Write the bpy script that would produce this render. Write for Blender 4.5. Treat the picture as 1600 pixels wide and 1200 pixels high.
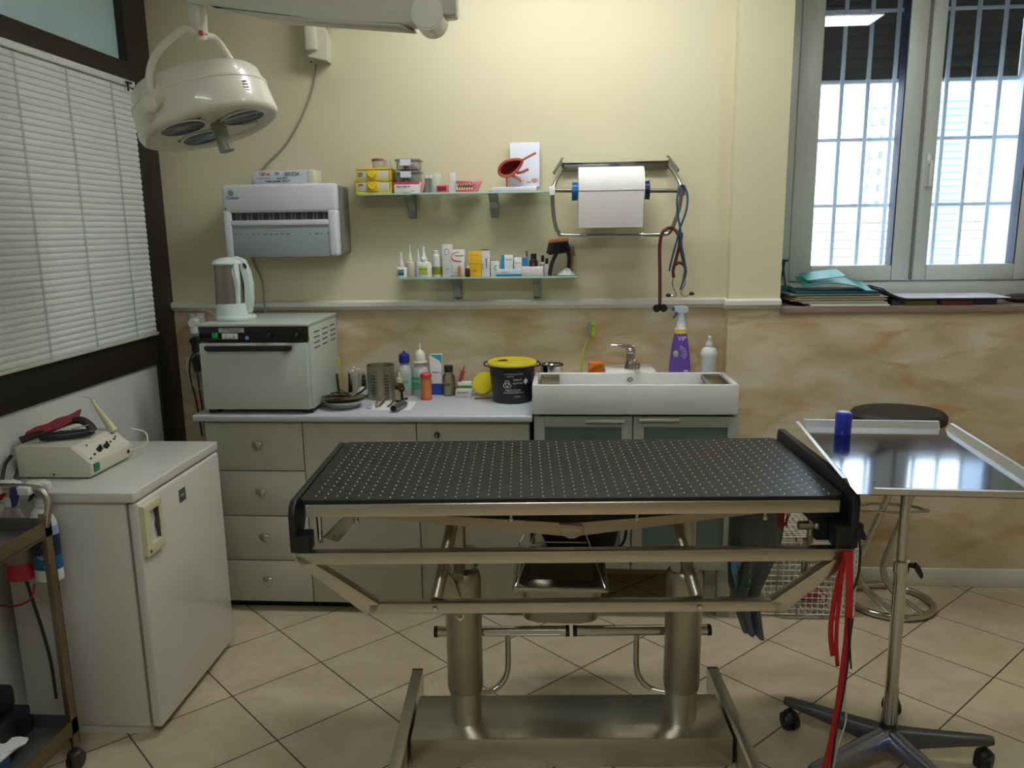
import bpy, bmesh, math, random
from math import pi, sin, cos, radians as rad, sqrt, atan2
from mathutils import Vector, Matrix, Euler
random.seed(7)
sc = bpy.context.scene
for o in list(bpy.data.objects): bpy.data.objects.remove(o, do_unlink=True)
C = sc.collection

# ------------------------------------------------------------------ camera
H = 1.64; FPX = 1230.0
th = math.atan(243/FPX); psi = math.atan(84*cos(th)/FPX); rol = rad(0.8)
Fv = Vector((-sin(psi)*cos(th), cos(psi)*cos(th), -sin(th)))
R0 = Vector((cos(psi), sin(psi), 0)); U0 = R0.cross(Fv)
Rv = R0*cos(rol) - U0*sin(rol); Uv = U0*cos(rol) + R0*sin(rol)
cam = bpy.data.objects.new('camera', bpy.data.cameras.new('camera')); C.objects.link(cam)
cam.data.sensor_width = 36; cam.data.lens = FPX/1600*36
cam.data.clip_start = 0.02
Mx = Matrix((Rv, Uv, -Fv)).transposed().to_4x4(); Mx.translation = (0, 0, H)
cam.matrix_world = Mx
sc.camera = cam

# ------------------------------------------------------------------ world, sun, exposure
w = bpy.data.worlds.new('sky'); sc.world = w; w.use_nodes = True
bg = w.node_tree.nodes['Background']; bg.inputs[0].default_value = (0.62, 0.78, 1.0, 1); bg.inputs[1].default_value = 3.6
sun = bpy.data.objects.new('sun', bpy.data.lights.new('sun', 'SUN')); C.objects.link(sun)
sun.data.energy = 10; sun.data.angle = rad(2); sun.rotation_euler = (rad(48), 0, rad(-20)); sun.data.color = (1, .97, .92)
sc.view_settings.view_transform = 'Standard'; sc.view_settings.look = 'None'
sc.view_settings.exposure = 0.45; sc.view_settings.gamma = 1; sc.view_settings.use_curve_mapping = False
def area_light(name, loc, sx, sy, power, col):
    l = bpy.data.lights.new(name, 'AREA'); l.shape = 'RECTANGLE'; l.size = sx; l.size_y = sy; l.energy = power; l.color = col
    o = bpy.data.objects.new(name, l); C.objects.link(o); o.location = loc; return o
area_light('ceiling_lamp_light', (0.0, 2.85, 2.885), 1.15, .26, 12, (1, .985, 1))
area_light('ceiling_lamp_light', (1.65, 2.25, 2.885), .60, .26, 5.5, (.90, .96, 1))
area_light('ceiling_lamp_light', (-.2, .1, 2.885), 1.15, .26, 13, (.90, .95, 1))

# ------------------------------------------------------------------ materials
def lin(c):
    r = []
    for v in c[:3]:
        v = v/255
        r.append(v/12.92 if v <= .04045 else ((v+.055)/1.055)**2.4)
    return (*r, 1)
MATS = {}
def mat(name, col, rough=.5, metal=0.0, noise=None, bump=None, alpha=None, trans=0.0, spec=None, coat=0):
    """noise=(scale, amount) varies the colour a little; bump=(scale, strength, stretch)"""
    if name in MATS: return MATS[name]
    m = bpy.data.materials.new(name); m.use_nodes = True; MATS[name] = m
    nt = m.node_tree; p = nt.nodes['Principled BSDF']; L = nt.links
    p.inputs['Base Color'].default_value = lin(col); p.inputs['Roughness'].default_value = rough
    p.inputs['Metallic'].default_value = metal
    if spec is not None: p.inputs['Specular IOR Level'].default_value = spec
    if trans: p.inputs['Transmission Weight'].default_value = trans
    if alpha is not None: p.inputs['Alpha'].default_value = alpha
    if coat: p.inputs['Coat Weight'].default_value = coat
    tc = nt.nodes.new('ShaderNodeTexCoord')
    nz = noise or (9, .05)
    n = nt.nodes.new('ShaderNodeTexNoise'); n.inputs['Scale'].default_value = nz[0]; n.inputs['Detail'].default_value = 4
    L.new(tc.outputs['Object'], n.inputs['Vector'])
    mx = nt.nodes.new('ShaderNodeMix'); mx.data_type = 'RGBA'
    a = lin(col); mx.inputs[6].default_value = tuple(v*(1-nz[1]) for v in a[:3])+(1,); mx.inputs[7].default_value = tuple(min(1, v*(1+nz[1])) for v in a[:3])+(1,)
    L.new(n.outputs['Fac'], mx.inputs[0]); L.new(mx.outputs[2], p.inputs['Base Color'])
    if bump:
        mp = nt.nodes.new('ShaderNodeMapping'); mp.inputs['Scale'].default_value = bump[2] if len(bump) > 2 else (1, 1, 1)
        L.new(tc.outputs['Object'], mp.inputs[0])
        b = nt.nodes.new('ShaderNodeTexNoise'); b.inputs['Scale'].default_value = bump[0]; L.new(mp.outputs[0], b.inputs['Vector'])
        bn = nt.nodes.new('ShaderNodeBump'); bn.inputs['Strength'].default_value = bump[1]; bn.inputs['Distance'].default_value = .004
        L.new(b.outputs['Fac'], bn.inputs['Height']); L.new(bn.outputs[0], p.inputs['Normal'])
    return m
def thin_glass(name, tint, gl=.06, rough=0.0, tr=1.0):
    if name in MATS: return MATS[name]
    m = bpy.data.materials.new(name); m.use_nodes = True; MATS[name] = m
    nt = m.node_tree; nt.nodes.clear(); L = nt.links
    out = nt.nodes.new('ShaderNodeOutputMaterial'); t = nt.nodes.new('ShaderNodeBsdfTransparent'); g = nt.nodes.new('ShaderNodeBsdfGlossy')
    t.inputs[0].default_value = lin(tint); g.inputs['Roughness'].default_value = rough; g.inputs[0].default_value = (1, 1, 1, 1)
    f = nt.nodes.new('ShaderNodeFresnel'); f.inputs[0].default_value = 1.5
    mx = nt.nodes.new('ShaderNodeMixShader'); L.new(t.outputs[0], mx.inputs[1]); L.new(g.outputs[0], mx.inputs[2])
    L.new(f.outputs[0], mx.inputs[0]); L.new(mx.outputs[0], out.inputs[0])
    return m
def emis(name, col, s):
    if name in MATS: return MATS[name]
    m = bpy.data.materials.new(name); m.use_nodes = True; MATS[name] = m
    p = m.node_tree.nodes['Principled BSDF']; p.inputs['Emission Color'].default_value = lin(col); p.inputs['Emission Strength'].default_value = s
    p.inputs['Base Color'].default_value = lin(col); return m

STEEL = mat('brushed_steel', (204, 199, 186), .30, 1, (5, .10), (60, .12, (.05, 1, 1)))
STEELD = mat('worn_steel', (172, 167, 152), .36, 1, (7, .16), (40, .15))
STEELP = mat('polished_steel', (200, 198, 192), .12, 1)
CHROME = mat('chrome', (215, 215, 212), .08, 1)
GALV = mat('zinc_plated_steel', (165, 168, 158), .32, 1, (20, .1))
ALU = mat('dull_aluminium', (150, 156, 156), .42, .85)
BLACK = mat('black_plastic', (26, 27, 31), .42)
BLACKR = mat('black_rubber', (33, 33, 35), .55)
DARK = mat('dark_gap', (18, 18, 18), .8)
WHITE = mat('white_plastic', (218, 220, 218), .35)
IVORY = mat('ivory_plastic', (205, 203, 178), .4)
ENAM = mat('white_enamel', (208, 208, 198), .30, 0, (3, .02), coat=.2)
PAPER = mat('white_paper', (226, 224, 222), .8)
LAM = mat('pale_grey_laminate', (178, 178, 162), .45, 0, (14, .03))
LAMTOP = mat('pale_grey_worktop', (190, 193, 200), .4, 0, (40, .04))
CERAM = mat('white_ceramic', (222, 223, 220), .12, coat=.4)
FROST = mat('frosted_grey_glass', (98, 116, 112), .35, 0, (3, .06), spec=.6)
PVC = mat('white_window_pvc', (205, 212, 208), .35)
DBROWN = mat('dark_bronze_aluminium', (46, 41, 38), .45, .3)
INK = mat('dark_print', (45, 50, 70), .7); INKB = mat('black_print', (28, 28, 30), .7)
INKR = mat('red_print', (205, 60, 70), .7); INKG = mat('green_print', (50, 110, 95), .7); INKW = mat('white_print', (205, 208, 208), .7)
YEL = mat('yellow_plastic', (214, 200, 38), .4); RED = mat('red_strap_fabric', (190, 38, 40), .6)
BLUE = mat('blue_plastic', (34, 50, 150), .35); CYAN = mat('cyan_plastic', (20, 110, 175), .4)

# wall paint: cream above the rail, sponged tan marbling below it
def wall_mat():
    m = bpy.data.materials.new('painted_wall'); m.use_nodes = True; nt = m.node_tree; L = nt.links; p = nt.nodes['Principled BSDF']
    p.inputs['Roughness'].default_value = .55
    g = nt.nodes.new('ShaderNodeNewGeometry'); sp = nt.nodes.new('ShaderNodeSeparateXYZ'); L.new(g.outputs['Position'], sp.inputs[0])
    gt = nt.nodes.new('ShaderNodeMath'); gt.operation = 'GREATER_THAN'; gt.inputs[1].default_value = 1.30; L.new(sp.outputs[2], gt.inputs[0])
    def noise(sc_, det, dist=0, st=(1, 1, 1)):
        mp = nt.nodes.new('ShaderNodeMapping'); mp.inputs['Scale'].default_value = st; mp.inputs['Rotation'].default_value = (0, rad(35), 0)
        L.new(g.outputs['Position'], mp.inputs[0])
        n = nt.nodes.new('ShaderNodeTexNoise'); n.inputs['Scale'].default_value = sc_; n.inputs['Detail'].default_value = det; n.inputs['Distortion'].default_value = dist
        L.new(mp.outputs[0], n.inputs[0]); return n
    def ramp(n, stops):
        r = nt.nodes.new('ShaderNodeValToRGB'); e = r.color_ramp.elements
        e[0].position, e[0].color = stops[0][0], lin(stops[0][1]); e[1].position, e[1].color = stops[-1][0], lin(stops[-1][1])
        for q in stops[1:-1]:
            x = e.new(q[0]); x.color = lin(q[1])
        L.new(n.outputs['Fac'], r.inputs[0]); return r
    low = ramp(noise(3.6, 9, .6, (1, 1, 2.2)), [(.28, (178, 158, 122)), (.42, (194, 176, 140)), (.55, (205, 190, 159)), (.72, (218, 207, 182))])
    blot = ramp(noise(3.4, 10, 1.0, (1, 1, 3.0)), [(.46, (0, 0, 0)), (.54, (0, 0, 0)), (.68, (225, 225, 225))])
    mxb = nt.nodes.new('ShaderNodeMix'); mxb.data_type = 'RGBA'; L.new(blot.outputs[0], mxb.inputs[0]); L.new(low.outputs[0], mxb.inputs[6]); mxb.inputs[7].default_value = lin((190, 148, 96))
    up = ramp(noise(.9, 3), [(.35, (208, 200, 167)), (.65, (214, 207, 175))])
    mx = nt.nodes.new('ShaderNodeMix'); mx.data_type = 'RGBA'; L.new(gt.outputs[0], mx.inputs[0]); L.new(mxb.outputs[2], mx.inputs[6]); L.new(up.outputs[0], mx.inputs[7])
    L.new(mx.outputs[2], p.inputs['Base Color'])
    b = noise(60, 3); bn = nt.nodes.new('ShaderNodeBump'); bn.inputs['Strength'].default_value = .08; bn.inputs['Distance'].default_value = .003
    L.new(b.outputs['Fac'], bn.inputs['Height']); L.new(bn.outputs[0], p.inputs['Normal'])
    return m
WALL = wall_mat()
def floor_mat():
    m = bpy.data.materials.new('beige_floor_tiles'); m.use_nodes = True; nt = m.node_tree; L = nt.links; p = nt.nodes['Principled BSDF']
    g = nt.nodes.new('ShaderNodeNewGeometry'); sp = nt.nodes.new('ShaderNodeSeparateXYZ'); L.new(g.outputs['Position'], sp.inputs[0])
    def M(op, a, b=None):
        n = nt.nodes.new('ShaderNodeMath'); n.operation = op
        for i, v in enumerate((a, b)):
            if v is None: continue
            if isinstance(v, (int, float)): n.inputs[i].default_value = v
            else: L.new(v, n.inputs[i])
        return n.outputs[0]
    a = M('DIVIDE', M('SUBTRACT', sp.outputs[0], .065), .503); b = M('DIVIDE', M('SUBTRACT', sp.outputs[1], 2.732), .476)
    u = M('ADD', a, b); v = M('SUBTRACT', a, b)
    def d(t):
        f = M('FRACT', M('ADD', t, 100.5)); return M('ABSOLUTE', M('SUBTRACT', f, .5))
    # distance to the nearest joint, in tile units
    near = M('MINIMUM', d(u), d(v))
    joint = M('LESS_THAN', near, .0075)
    cv = nt.nodes.new('ShaderNodeCombineXYZ'); L.new(M('ROUND', M('ADD', u, .5)), cv.inputs[0]); L.new(M('ROUND', M('ADD', v, .5)), cv.inputs[1])
    wn = nt.nodes.new('ShaderNodeTexWhiteNoise'); L.new(cv.outputs[0], wn.inputs[0])
    n = nt.nodes.new('ShaderNodeTexNoise'); n.inputs['Scale'].default_value = 7; n.inputs['Detail'].default_value = 6; n.inputs['Distortion'].default_value = 1
    L.new(g.outputs['Position'], n.inputs[0])
    r = nt.nodes.new('ShaderNodeValToRGB'); e = r.color_ramp.elements; e[0].position = .3; e[0].color = lin((190, 174, 144)); e[1].position = .7; e[1].color = lin((206, 192, 164))
    L.new(n.outputs['Fac'], r.inputs[0])
    hs = nt.nodes.new('ShaderNodeHueSaturation'); L.new(r.outputs[0], hs.inputs['Color']); L.new(M('ADD', M('MULTIPLY', wn.outputs[0], .10), .94), hs.inputs['Value'])
    mx = nt.nodes.new('ShaderNodeMix'); mx.data_type = 'RGBA'; L.new(joint, mx.inputs[0]); L.new(hs.outputs[0], mx.inputs[6]); mx.inputs[7].default_value = lin((72, 58, 44))
    L.new(mx.outputs[2], p.inputs['Base Color'])
    p.inputs['Roughness'].default_value = .38
    bn = nt.nodes.new('ShaderNodeBump'); bn.inputs['Strength'].default_value = .4; bn.inputs['Distance'].default_value = .002; bn.invert = True
    L.new(joint, bn.inputs['Height']); L.new(bn.outputs[0], p.inputs['Normal'])
    return m
FLOOR = floor_mat()

# ------------------------------------------------------------------ mesh helpers
class B:
    def __init__(s): s.bm = bmesh.new(); s.mi = 0
    def _add(s, vs, fs, smooth=False, M=None):
        if M is not None: vs = [M @ Vector(v) for v in vs]
        bv = [s.bm.verts.new(v) for v in vs]
        for f in fs:
            try:
                F = s.bm.faces.new([bv[i] for i in f]); F.material_index = s.mi; F.smooth = smooth
            except ValueError: pass
        return bv
    def bx(s, x0, x1, y0, y1, z0, z1, bev=0, M=None, seg=2):
        x0, x1 = sorted((x0, x1)); y0, y1 = sorted((y0, y1)); z0, z1 = sorted((z0, z1))
        vs = [(x, y, z) for x in (x0, x1) for y in (y0, y1) for z in (z0, z1)]
        if M is not None: vs = [M @ Vector(v) for v in vs]
        bv = [s.bm.verts.new(v) for v in vs]; fs = []
        for f in ((0, 1, 3, 2), (4, 6, 7, 5), (0, 4, 5, 1), (2, 3, 7, 6), (0, 2, 6, 4), (1, 5, 7, 3)):
            F = s.bm.faces.new([bv[i] for i in f]); F.material_index = s.mi; fs.append(F)
        if bev:
            bev = min(bev, (x1-x0)*.49, (y1-y0)*.49, (z1-z0)*.49)
            es = list({e for F in fs for e in F.edges})
            r = bmesh.ops.bevel(s.bm, geom=es, offset=bev, segments=seg, affect='EDGES', profile=.5)
            for F in r['faces']: F.material_index = s.mi; F.smooth = True
        return s
    def cb(s, c, d, bev=0, rot=(0, 0, 0)):
        M = Matrix.Translation(c) @ Euler(rot).to_matrix().to_4x4()
        return s.bx(-d[0]/2, d[0]/2, -d[1]/2, d[1]/2, -d[2]/2, d[2]/2, bev, M)
    def lathe(s, prof, M=None, n=28, sx=1, sy=1, cap=True, off=(0, 0, 0)):
        vs = []; fs = []
        for r, z in prof:
            for k in range(n):
                a = 2*pi*k/n; vs.append((r*cos(a)*sx+off[0], r*sin(a)*sy+off[1], z+off[2]))
        m = len(prof)
        for i in range(m-1):
            for k in range(n):
                k2 = (k+1) % n; fs.append((i*n+k, i*n+k2, (i+1)*n+k2, (i+1)*n+k))
        if cap:
            if prof[0][0] > 1e-5: fs.append(tuple(reversed(range(n))))
            if prof[-1][0] > 1e-5: fs.append(tuple((m-1)*n+k for k in range(n)))
        s._add(vs, fs, True, M); return s
    def cyl(s, p0, p1, r0, r1=None, n=20, cap=True):
        p0 = Vector(p0); p1 = Vector(p1); d = p1-p0; r1 = r0 if r1 is None else r1
        M = Matrix.Translation(p0) @ d.to_track_quat('Z', 'Y').to_matrix().to_4x4()
        return s.lathe([(r0, 0), (r1, d.length)], M, n, cap=cap)
    def tube(s, pts, r, n=10, closed=False, rs=None, flat=None):
        P = [Vector(p) for p in pts]; m = len(P)
        T = []
        for i in range(m):
            a = P[(i-1) % m] if (closed or i > 0) else P[i]; b = P[(i+1) % m] if (closed or i < m-1) else P[i]
            t = (b-a); T.append(t.normalized() if t.length > 1e-9 else Vector((0, 0, 1)))
        up = Vector((0, 0, 1)) if abs(T[0].z) < .9 else Vector((0, 1, 0))
        nrm = (up - T[0]*up.dot(T[0])).normalized(); vs = []; fs = []
        for i in range(m):
            if i: nrm = (nrm - T[i]*nrm.dot(T[i])).normalized()
            bi = T[i].cross(nrm); rr = rs[i] if rs else r
            for k in range(n):
                a = 2*pi*k/n; fa, fb = (rr, rr) if not flat else (rr*flat[0], rr*flat[1])
                vs.append(P[i]+nrm*cos(a)*fa+bi*sin(a)*fb)
        for i in range(m if closed else m-1):
            j = (i+1) % m
            for k in range(n):
                k2 = (k+1) % n; fs.append((i*n+k, i*n+k2, j*n+k2, j*n+k))
        if not closed: fs.append(tuple(reversed(range(n)))); fs.append(tuple((m-1)*n+k for k in range(n)))
        s._add(vs, fs, True); return s
    def prism(s, poly, axis, a, b, bev=0, M=None):
        """poly: 2-D outline; axis 'x' -> (y,z), 'y' -> (x,z), 'z' -> (x,y)"""
        def V(q, t): return {'x': (t, q[0], q[1]), 'y': (q[0], t, q[1]), 'z': (q[0], q[1], t)}[axis]
        n = len(poly); vs = [V(q, a) for q in poly]+[V(q, b) for q in poly]
        if M is not None: vs = [M @ Vector(v) for v in vs]
        bv = [s.bm.verts.new(v) for v in vs]; fs = []
        for f in [tuple(range(n)), tuple(reversed(range(n, 2*n)))]+[(i, i+n, (i+1) % n+n, (i+1) % n) for i in range(n)]:
            F = s.bm.faces.new([bv[i] for i in f]); F.material_index = s.mi; fs.append(F)
        if bev:
            es = list({e for F in fs for e in F.edges})
            r = bmesh.ops.bevel(s.bm, geom=es, offset=bev, segments=2, affect='EDGES', profile=.5)
            for F in r['faces']: F.material_index = s.mi; F.smooth = True
        bmesh.ops.recalc_face_normals(s.bm, faces=[f for f in fs if f.is_valid])
        return s
    def ball(s, c, r, sc_=(1, 1, 1), n=16, M=None):
        prof = [(max(1e-6, r*sin(pi*i/10)), -r*cos(pi*i/10)) for i in range(11)]
        T = Matrix.Translation(c) @ Matrix.Diagonal((*sc_, 1))
        if M is not None: T = M @ T
        return s.lathe(prof, T, n, cap=False)
    def grid(s, fn, nu, nv, th_=0.0):
        """sheet from fn(u,v) with real thickness"""
        P = [[Vector(fn(i/nu, j/nv)) for j in range(nv+1)] for i in range(nu+1)]
        vs = [p for row in P for p in row]; k = nv+1
        fs = [(i*k+j, (i+1)*k+j, (i+1)*k+j+1, i*k+j+1) for i in range(nu) for j in range(nv)]
        s.bm.normal_update()
        bv = s._add(vs, fs, True)
        if th_:
            faces = list({f for v in bv for f in v.link_faces})
            s.bm.normal_update()
            r = bmesh.ops.solidify(s.bm, geom=faces, thickness=th_)
        return s

def rr(x0, x1, y0, y1, r, n=5):
    """rounded rectangle outline"""
    o = []
    for cx, cy, a0 in ((x1-r, y1-r, 0), (x0+r, y1-r, 90), (x0+r, y0+r, 180), (x1-r, y0+r, 270)):
        for i in range(n+1):
            a = rad(a0+90*i/n); o.append((cx+r*cos(a), cy+r*sin(a)))
    return o
def spl(P, n=8, closed=False):
    """Catmull-Rom through points"""
    P = [Vector(p) for p in P]; m = len(P); out = []
    for i in range(m if closed else m-1):
        p0 = P[(i-1) % m] if (closed or i > 0) else P[0]; p1 = P[i]; p2 = P[(i+1) % m]; p3 = P[(i+2) % m] if (closed or i+2 < m) else P[-1]
        for k in range(n):
            t = k/n
            out.append(.5*((2*p1)+(p2-p0)*t+(2*p0-5*p1+4*p2-p3)*t*t+(3*p1-p0-3*p2+p3)*t**3))
    if not closed: out.append(P[-1])
    return out

ORI = {}
def finish(b, name, mats, origin, smooth=40):
    bm = b.bm; bmesh.ops.translate(bm, verts=bm.verts, vec=-Vector(origin))
    me = bpy.data.meshes.new(name); bm.to_mesh(me); bm.free()
    for m in (mats if isinstance(mats, (list, tuple)) else [mats]): me.materials.append(m)
    try: me.set_sharp_from_angle(angle=rad(smooth))
    except Exception: pass
    o = bpy.data.objects.new(name, me); C.objects.link(o); return o
def thing(name, loc, label, cat, group=None, rotz=0, kind=None):
    o = bpy.data.objects.new(name, None); C.objects.link(o); o.location = loc; o.rotation_euler = (0, 0, rotz); o.empty_display_size = .05
    if kind: o['kind'] = kind
    if label: o['label'] = label; o['category'] = cat
    if group: o['group'] = group
    ORI[o.name] = Vector(loc) if not rotz else Vector((0, 0, 0))     # rotated things take local coordinates
    return o
def part(name, b, m, parent, label=None, smooth=40):
    o = finish(b, name, m, ORI[parent.name], smooth); o.parent = parent; ORI[o.name] = ORI[parent.name]
    if label: o['label'] = label
    return o
def solo(name, b, m, loc, label, cat, group=None, kind=None):
    """a thing that is one mesh; loc becomes its origin"""
    o = finish(b, name, m, loc); o.location = loc; ORI[o.name] = Vector(loc)
    if label: o['label'] = label; o['category'] = cat
    if group: o['group'] = group
    if kind: o['kind'] = kind
    return o
def struct(name, b, m, loc=(0, 0, 0)):
    o = finish(b, name, m, loc); o.location = loc; o['kind'] = 'structure'; ORI[o.name] = Vector(loc); return o
def text(s, size, M, m, parent, name='lettering', bold=0.0, sx=1.0, depth=.0003):
    """flat lettering as a mesh part; M places it (text runs +X, up +Y, faces +Z)"""
    cu = bpy.data.curves.new(name, 'FONT'); cu.body = s; cu.size = size; cu.extrude = depth; cu.align_x = 'CENTER'; cu.align_y = 'CENTER'; cu.offset = bold
    t = bpy.data.objects.new('tmp', cu); C.objects.link(t)
    dg = bpy.context.evaluated_depsgraph_get(); me = bpy.data.meshes.new_from_object(t.evaluated_get(dg))
    bpy.data.objects.remove(t, do_unlink=True); bpy.data.curves.remove(cu)
    me.transform(Matrix.Translation(-ORI[parent.name]) @ M @ Matrix.Diagonal((sx, 1, 1, 1)))
    me.materials.clear(); me.materials.append(m); me.name = name
    o = bpy.data.objects.new(name, me); C.objects.link(o); o.parent = parent; ORI[o.name] = ORI[parent.name]; return o
def face_y(x, y, z, rot=0):      # text on a face looking towards -Y
    return Matrix.Translation((x, y, z)) @ Matrix.Rotation(pi/2, 4, 'X') @ Matrix.Rotation(rot, 4, 'Z')
def face_x(x, y, z, rot=0):      # text on a face looking towards +X
    return Matrix.Translation((x, y, z)) @ Matrix.Rotation(pi/2, 4, 'Z') @ Matrix.Rotation(pi/2, 4, 'X') @ Matrix.Rotation(rot, 4, 'Z')
# ------------------------------------------------------------------ the room
YW, YR, XS = 3.57, 3.50, .72          # back wall, its stepped-forward right part, where it steps
XL, XRT, YB, ZC = -1.83, 3.2, -2.0, 2.95
WX0, WX1, WZ0, WZ1 = .94, 2.20, 1.29, 2.78
struct('floor', B().bx(-2.1, XRT+.2, YB-.2, 4.2, -.1, 0), FLOOR)
struct('ceiling', B().bx(-2.1, XRT+.2, YB-.2, 4.2, ZC, ZC+.12), mat('ceiling_paint', (232, 231, 222), .8))
b = B(); b.bx(-2.1, XS, YW, YW+.3, 0, ZC)
b.bx(XS, WX0, YR, YW+.3, 0, ZC); b.bx(WX0, WX1, YR, YW+.3, 0, WZ0-.03); b.bx(WX0, WX1, YR, YW+.3, WZ1, ZC); b.bx(WX1, XRT+.1, YR, YW+.3, 0, ZC)
struct('wall_back', b, WALL)
# outer leaf of the wall round the window opening (white painted reveal)
b = B(); RX0, RX1 = 1.02, 2.135
b.bx(XS, RX0, YW+.3, 4.22, 0, ZC); b.bx(RX1, XRT+.1, YW+.3, 4.22, 0, ZC); b.bx(RX0, RX1, YW+.3, 4.22, 0, WZ0+.05); b.bx(RX0, RX1, YW+.3, 4.22, WZ1, ZC)
struct('wall_outer', b, mat('white_render', (214, 220, 224), .8))
struct('wall_right', B().bx(XRT, XRT+.15, YB-.2, YR, 0, ZC), WALL)
struct('wall_front', B().bx(-2.1, XRT, YB-.15, YB, 0, ZC), WALL)
b = B(); b.bx(XL-.12, XL-.02, YB, YW, 0, 1.06)            # lower panel of the partition
b.bx(XL-.12, XL-.02, YB, YW, 2.83, ZC)
struct('wall_left', b, mat('white_panel', (205, 208, 204), .5))
# dado rail and skirting
TRIM = mat('white_gloss_trim', (216, 214, 204), .4, 0, (12, .06))
def rail(x0, x1, y):
    b = B(); b.prism([(y, 1.283), (y-.012, 1.283), (y-.016, 1.293), (y-.028, 1.300), (y-.028, 1.318), (y-.014, 1.324), (y, 1.326)], 'x', x0, x1); return b
struct('trim_1', rail(XL+.01, XS, YW), TRIM)
struct('trim_2', rail(XS-.02, WX0, YR), TRIM)
struct('baseboard_back', B().bx(XS-.012, XRT, YR-.014, YR, 0, .085, .003), TRIM)
struct('baseboard_right', B().bx(XRT-.014, XRT, YB, YR-.014, 0, .085, .003), TRIM)
# glazed partition on the left
t = thing('window_2', (XL, 2.4, 1.0), None, None, kind='structure')
b = B(); xa, xb = XL-.05, XL+.012
b.bx(xa, xb, 3.385, YW, 0, ZC, .003)                                  # post at the back wall
part('post', b, DBROWN, t)
b = B(); b.bx(xa, xb, .3, .42, 0, ZC, .003); part('post', b, DBROWN, t)
b = B(); b.bx(xa, xb, .42, 3.385, 1.065, 1.205, .003); part('lower_beam', b, DBROWN, t)
b = B(); b.bx(xa, xb, .42, 3.385, 2.262, 2.345, .003); part('upper_beam', b, DBROWN, t)
b = B(); b.bx(xa, xb, .42, 3.385, 2.86, ZC, .003); part('upper_beam', b, DBROWN, t)
b = B(); b.bx(XL-.035, XL-.027, .42, 3.385, 2.345, 2.86); part('pane', b, mat('pale_blue_frosted_glass', (176, 205, 210), .35), t)
b = B(); b.bx(XL-.045, XL-.037, .42, 3.385, 1.205, 2.262); part('pane', b, mat('pale_glass_behind_blind', (150, 165, 165), .3), t)
b = B(); b.bx(XL-.02, XL-.001, .42, 3.385, .0, 1.07); part('lower_panel', b, mat('white_panel_face', (212, 214, 212), .45), t)
b = B(); b.bx(XL-.035, XL-.03, YB, .3, 1.06, 2.83); part('pane', b, MATS['pale_blue_frosted_glass'], t)

# venetian blind
t = thing('venetian_blind', (XL+.02, 2.0, 1.2), 'closed white venetian blind hanging in the dark framed partition', 'blind')
b = B(); b.bx(XL+.012, XL+.04, .5, 3.37, 2.238, 2.262, .002); part('headrail', b, WHITE, t)
SL = mat('white_blind_slats', (214, 221, 220), .38)
b = B(); n = 45; z0, z1 = 1.214, 2.236; xc = XL+.024
for i in range(n):
    z = z0+(z1-z0)*(i+.5)/n; h = .0125
    a = [(xc+.004, z-h), (xc+.0075, z-h*.35), (xc+.006, z+h*.4), (xc-.001, z+h), (xc-.002, z+h-.0006), (xc+.0045, z+h*.4-.0005), (xc+.006, z-h*.35), (xc+.003, z-h+.0005)]
    b.prism([(q[0], q[1]) for q in a], 'y', .51, 3.36)
part('slats', b, SL, t)
b = B(); b.bx(XL+.014, XL+.036, .5, 3.37, 1.199, 1.212, .003); part('bottom_rail', b, mat('cream_bottom_rail', (200, 200, 186), .4), t)
for y in (3.19, 2.90, 2.62, 2.3, 1.9, 1.5, 1.1):
    b = B(); b.cyl((xc+.0105, y, 1.21), (xc+.0105, y, 2.24), .0011, n=6); b.cyl((xc+.0105, y+.008, 1.21), (xc+.0105, y+.008, 2.24), .0007, n=6); part('ladder_cord', b, mat('grey_cord', (150, 158, 156), .8), t)
b = B(); b.cyl((XL+.046, 3.30, 2.25), (XL+.046, 3.30, 2.215), .004, n=8); b.bx(XL+.04, XL+.052, 3.29, 3.325, 2.246, 2.253); part('tilt_hook', b, BLACK, t)

# ------------------------------------------------------------------ the window
t = thing('window_1', (1.57, 3.8, 1.3), None, None, kind='structure')
yf0, yf1 = 3.785, 3.86
def ring(b, x0, x1, z0, z1, wl, wr, wb, wt, y0, y1, bev=.004):
    b.bx(x0, x0+wl, y0, y1, z0, z1, bev); b.bx(x1-wr, x1, y0, y1, z0, z1, bev); b.bx(x0+wl, x1-wr, y0, y1, z0, z0+wb, bev); b.bx(x0+wl, x1-wr, y0, y1, z1-wt, z1, bev)
b = B(); ring(b, WX0, WX1, WZ0, WZ1, .12, .07, .085, .05, yf0+.01, YW+.32); part('window_frame', b, PVC, t)
for k, (x0, x1, gx0, gx1) in enumerate(((1.05, 1.598, 1.15, 1.515), (1.602, 2.14, 1.672, 2.062))):
    b = B(); ring(b, x0, x1, 1.378, 2.76, gx0-x0, x1-gx1, .072, .06, yf0, yf1, .007)
    s = part('sash', b, PVC, t)
    b = B(); b.bx(gx0, gx1, 3.822, 3.828, 1.45, 2.70); part('pane', b, thin_glass('window_glass', (244, 250, 255)), s)
    b = B(); b.bx(gx1-.005, gx1+.0005, 3.79, 3.858, 1.45, 2.70); part('gasket', b, mat('dark_gasket', (28, 38, 66), .5), s)
b = B(); b.bx(1.594, 1.606, 3.777, 3.79, 1.38, 2.76, .004); part('meeting_strip', b, mat('seam_shadow_gap', (120, 122, 116), .5), t)
b = B(); b.bx(1.628, 1.652, 3.772, 3.785, 1.80, 1.945, .006); b.bx(1.632, 1.648, 3.745, 3.775, 1.895, 1.915, .004); b.bx(1.632, 1.648, 3.742, 3.752, 1.80, 1.915, .005); part('handle', b, WHITE, t)
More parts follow.
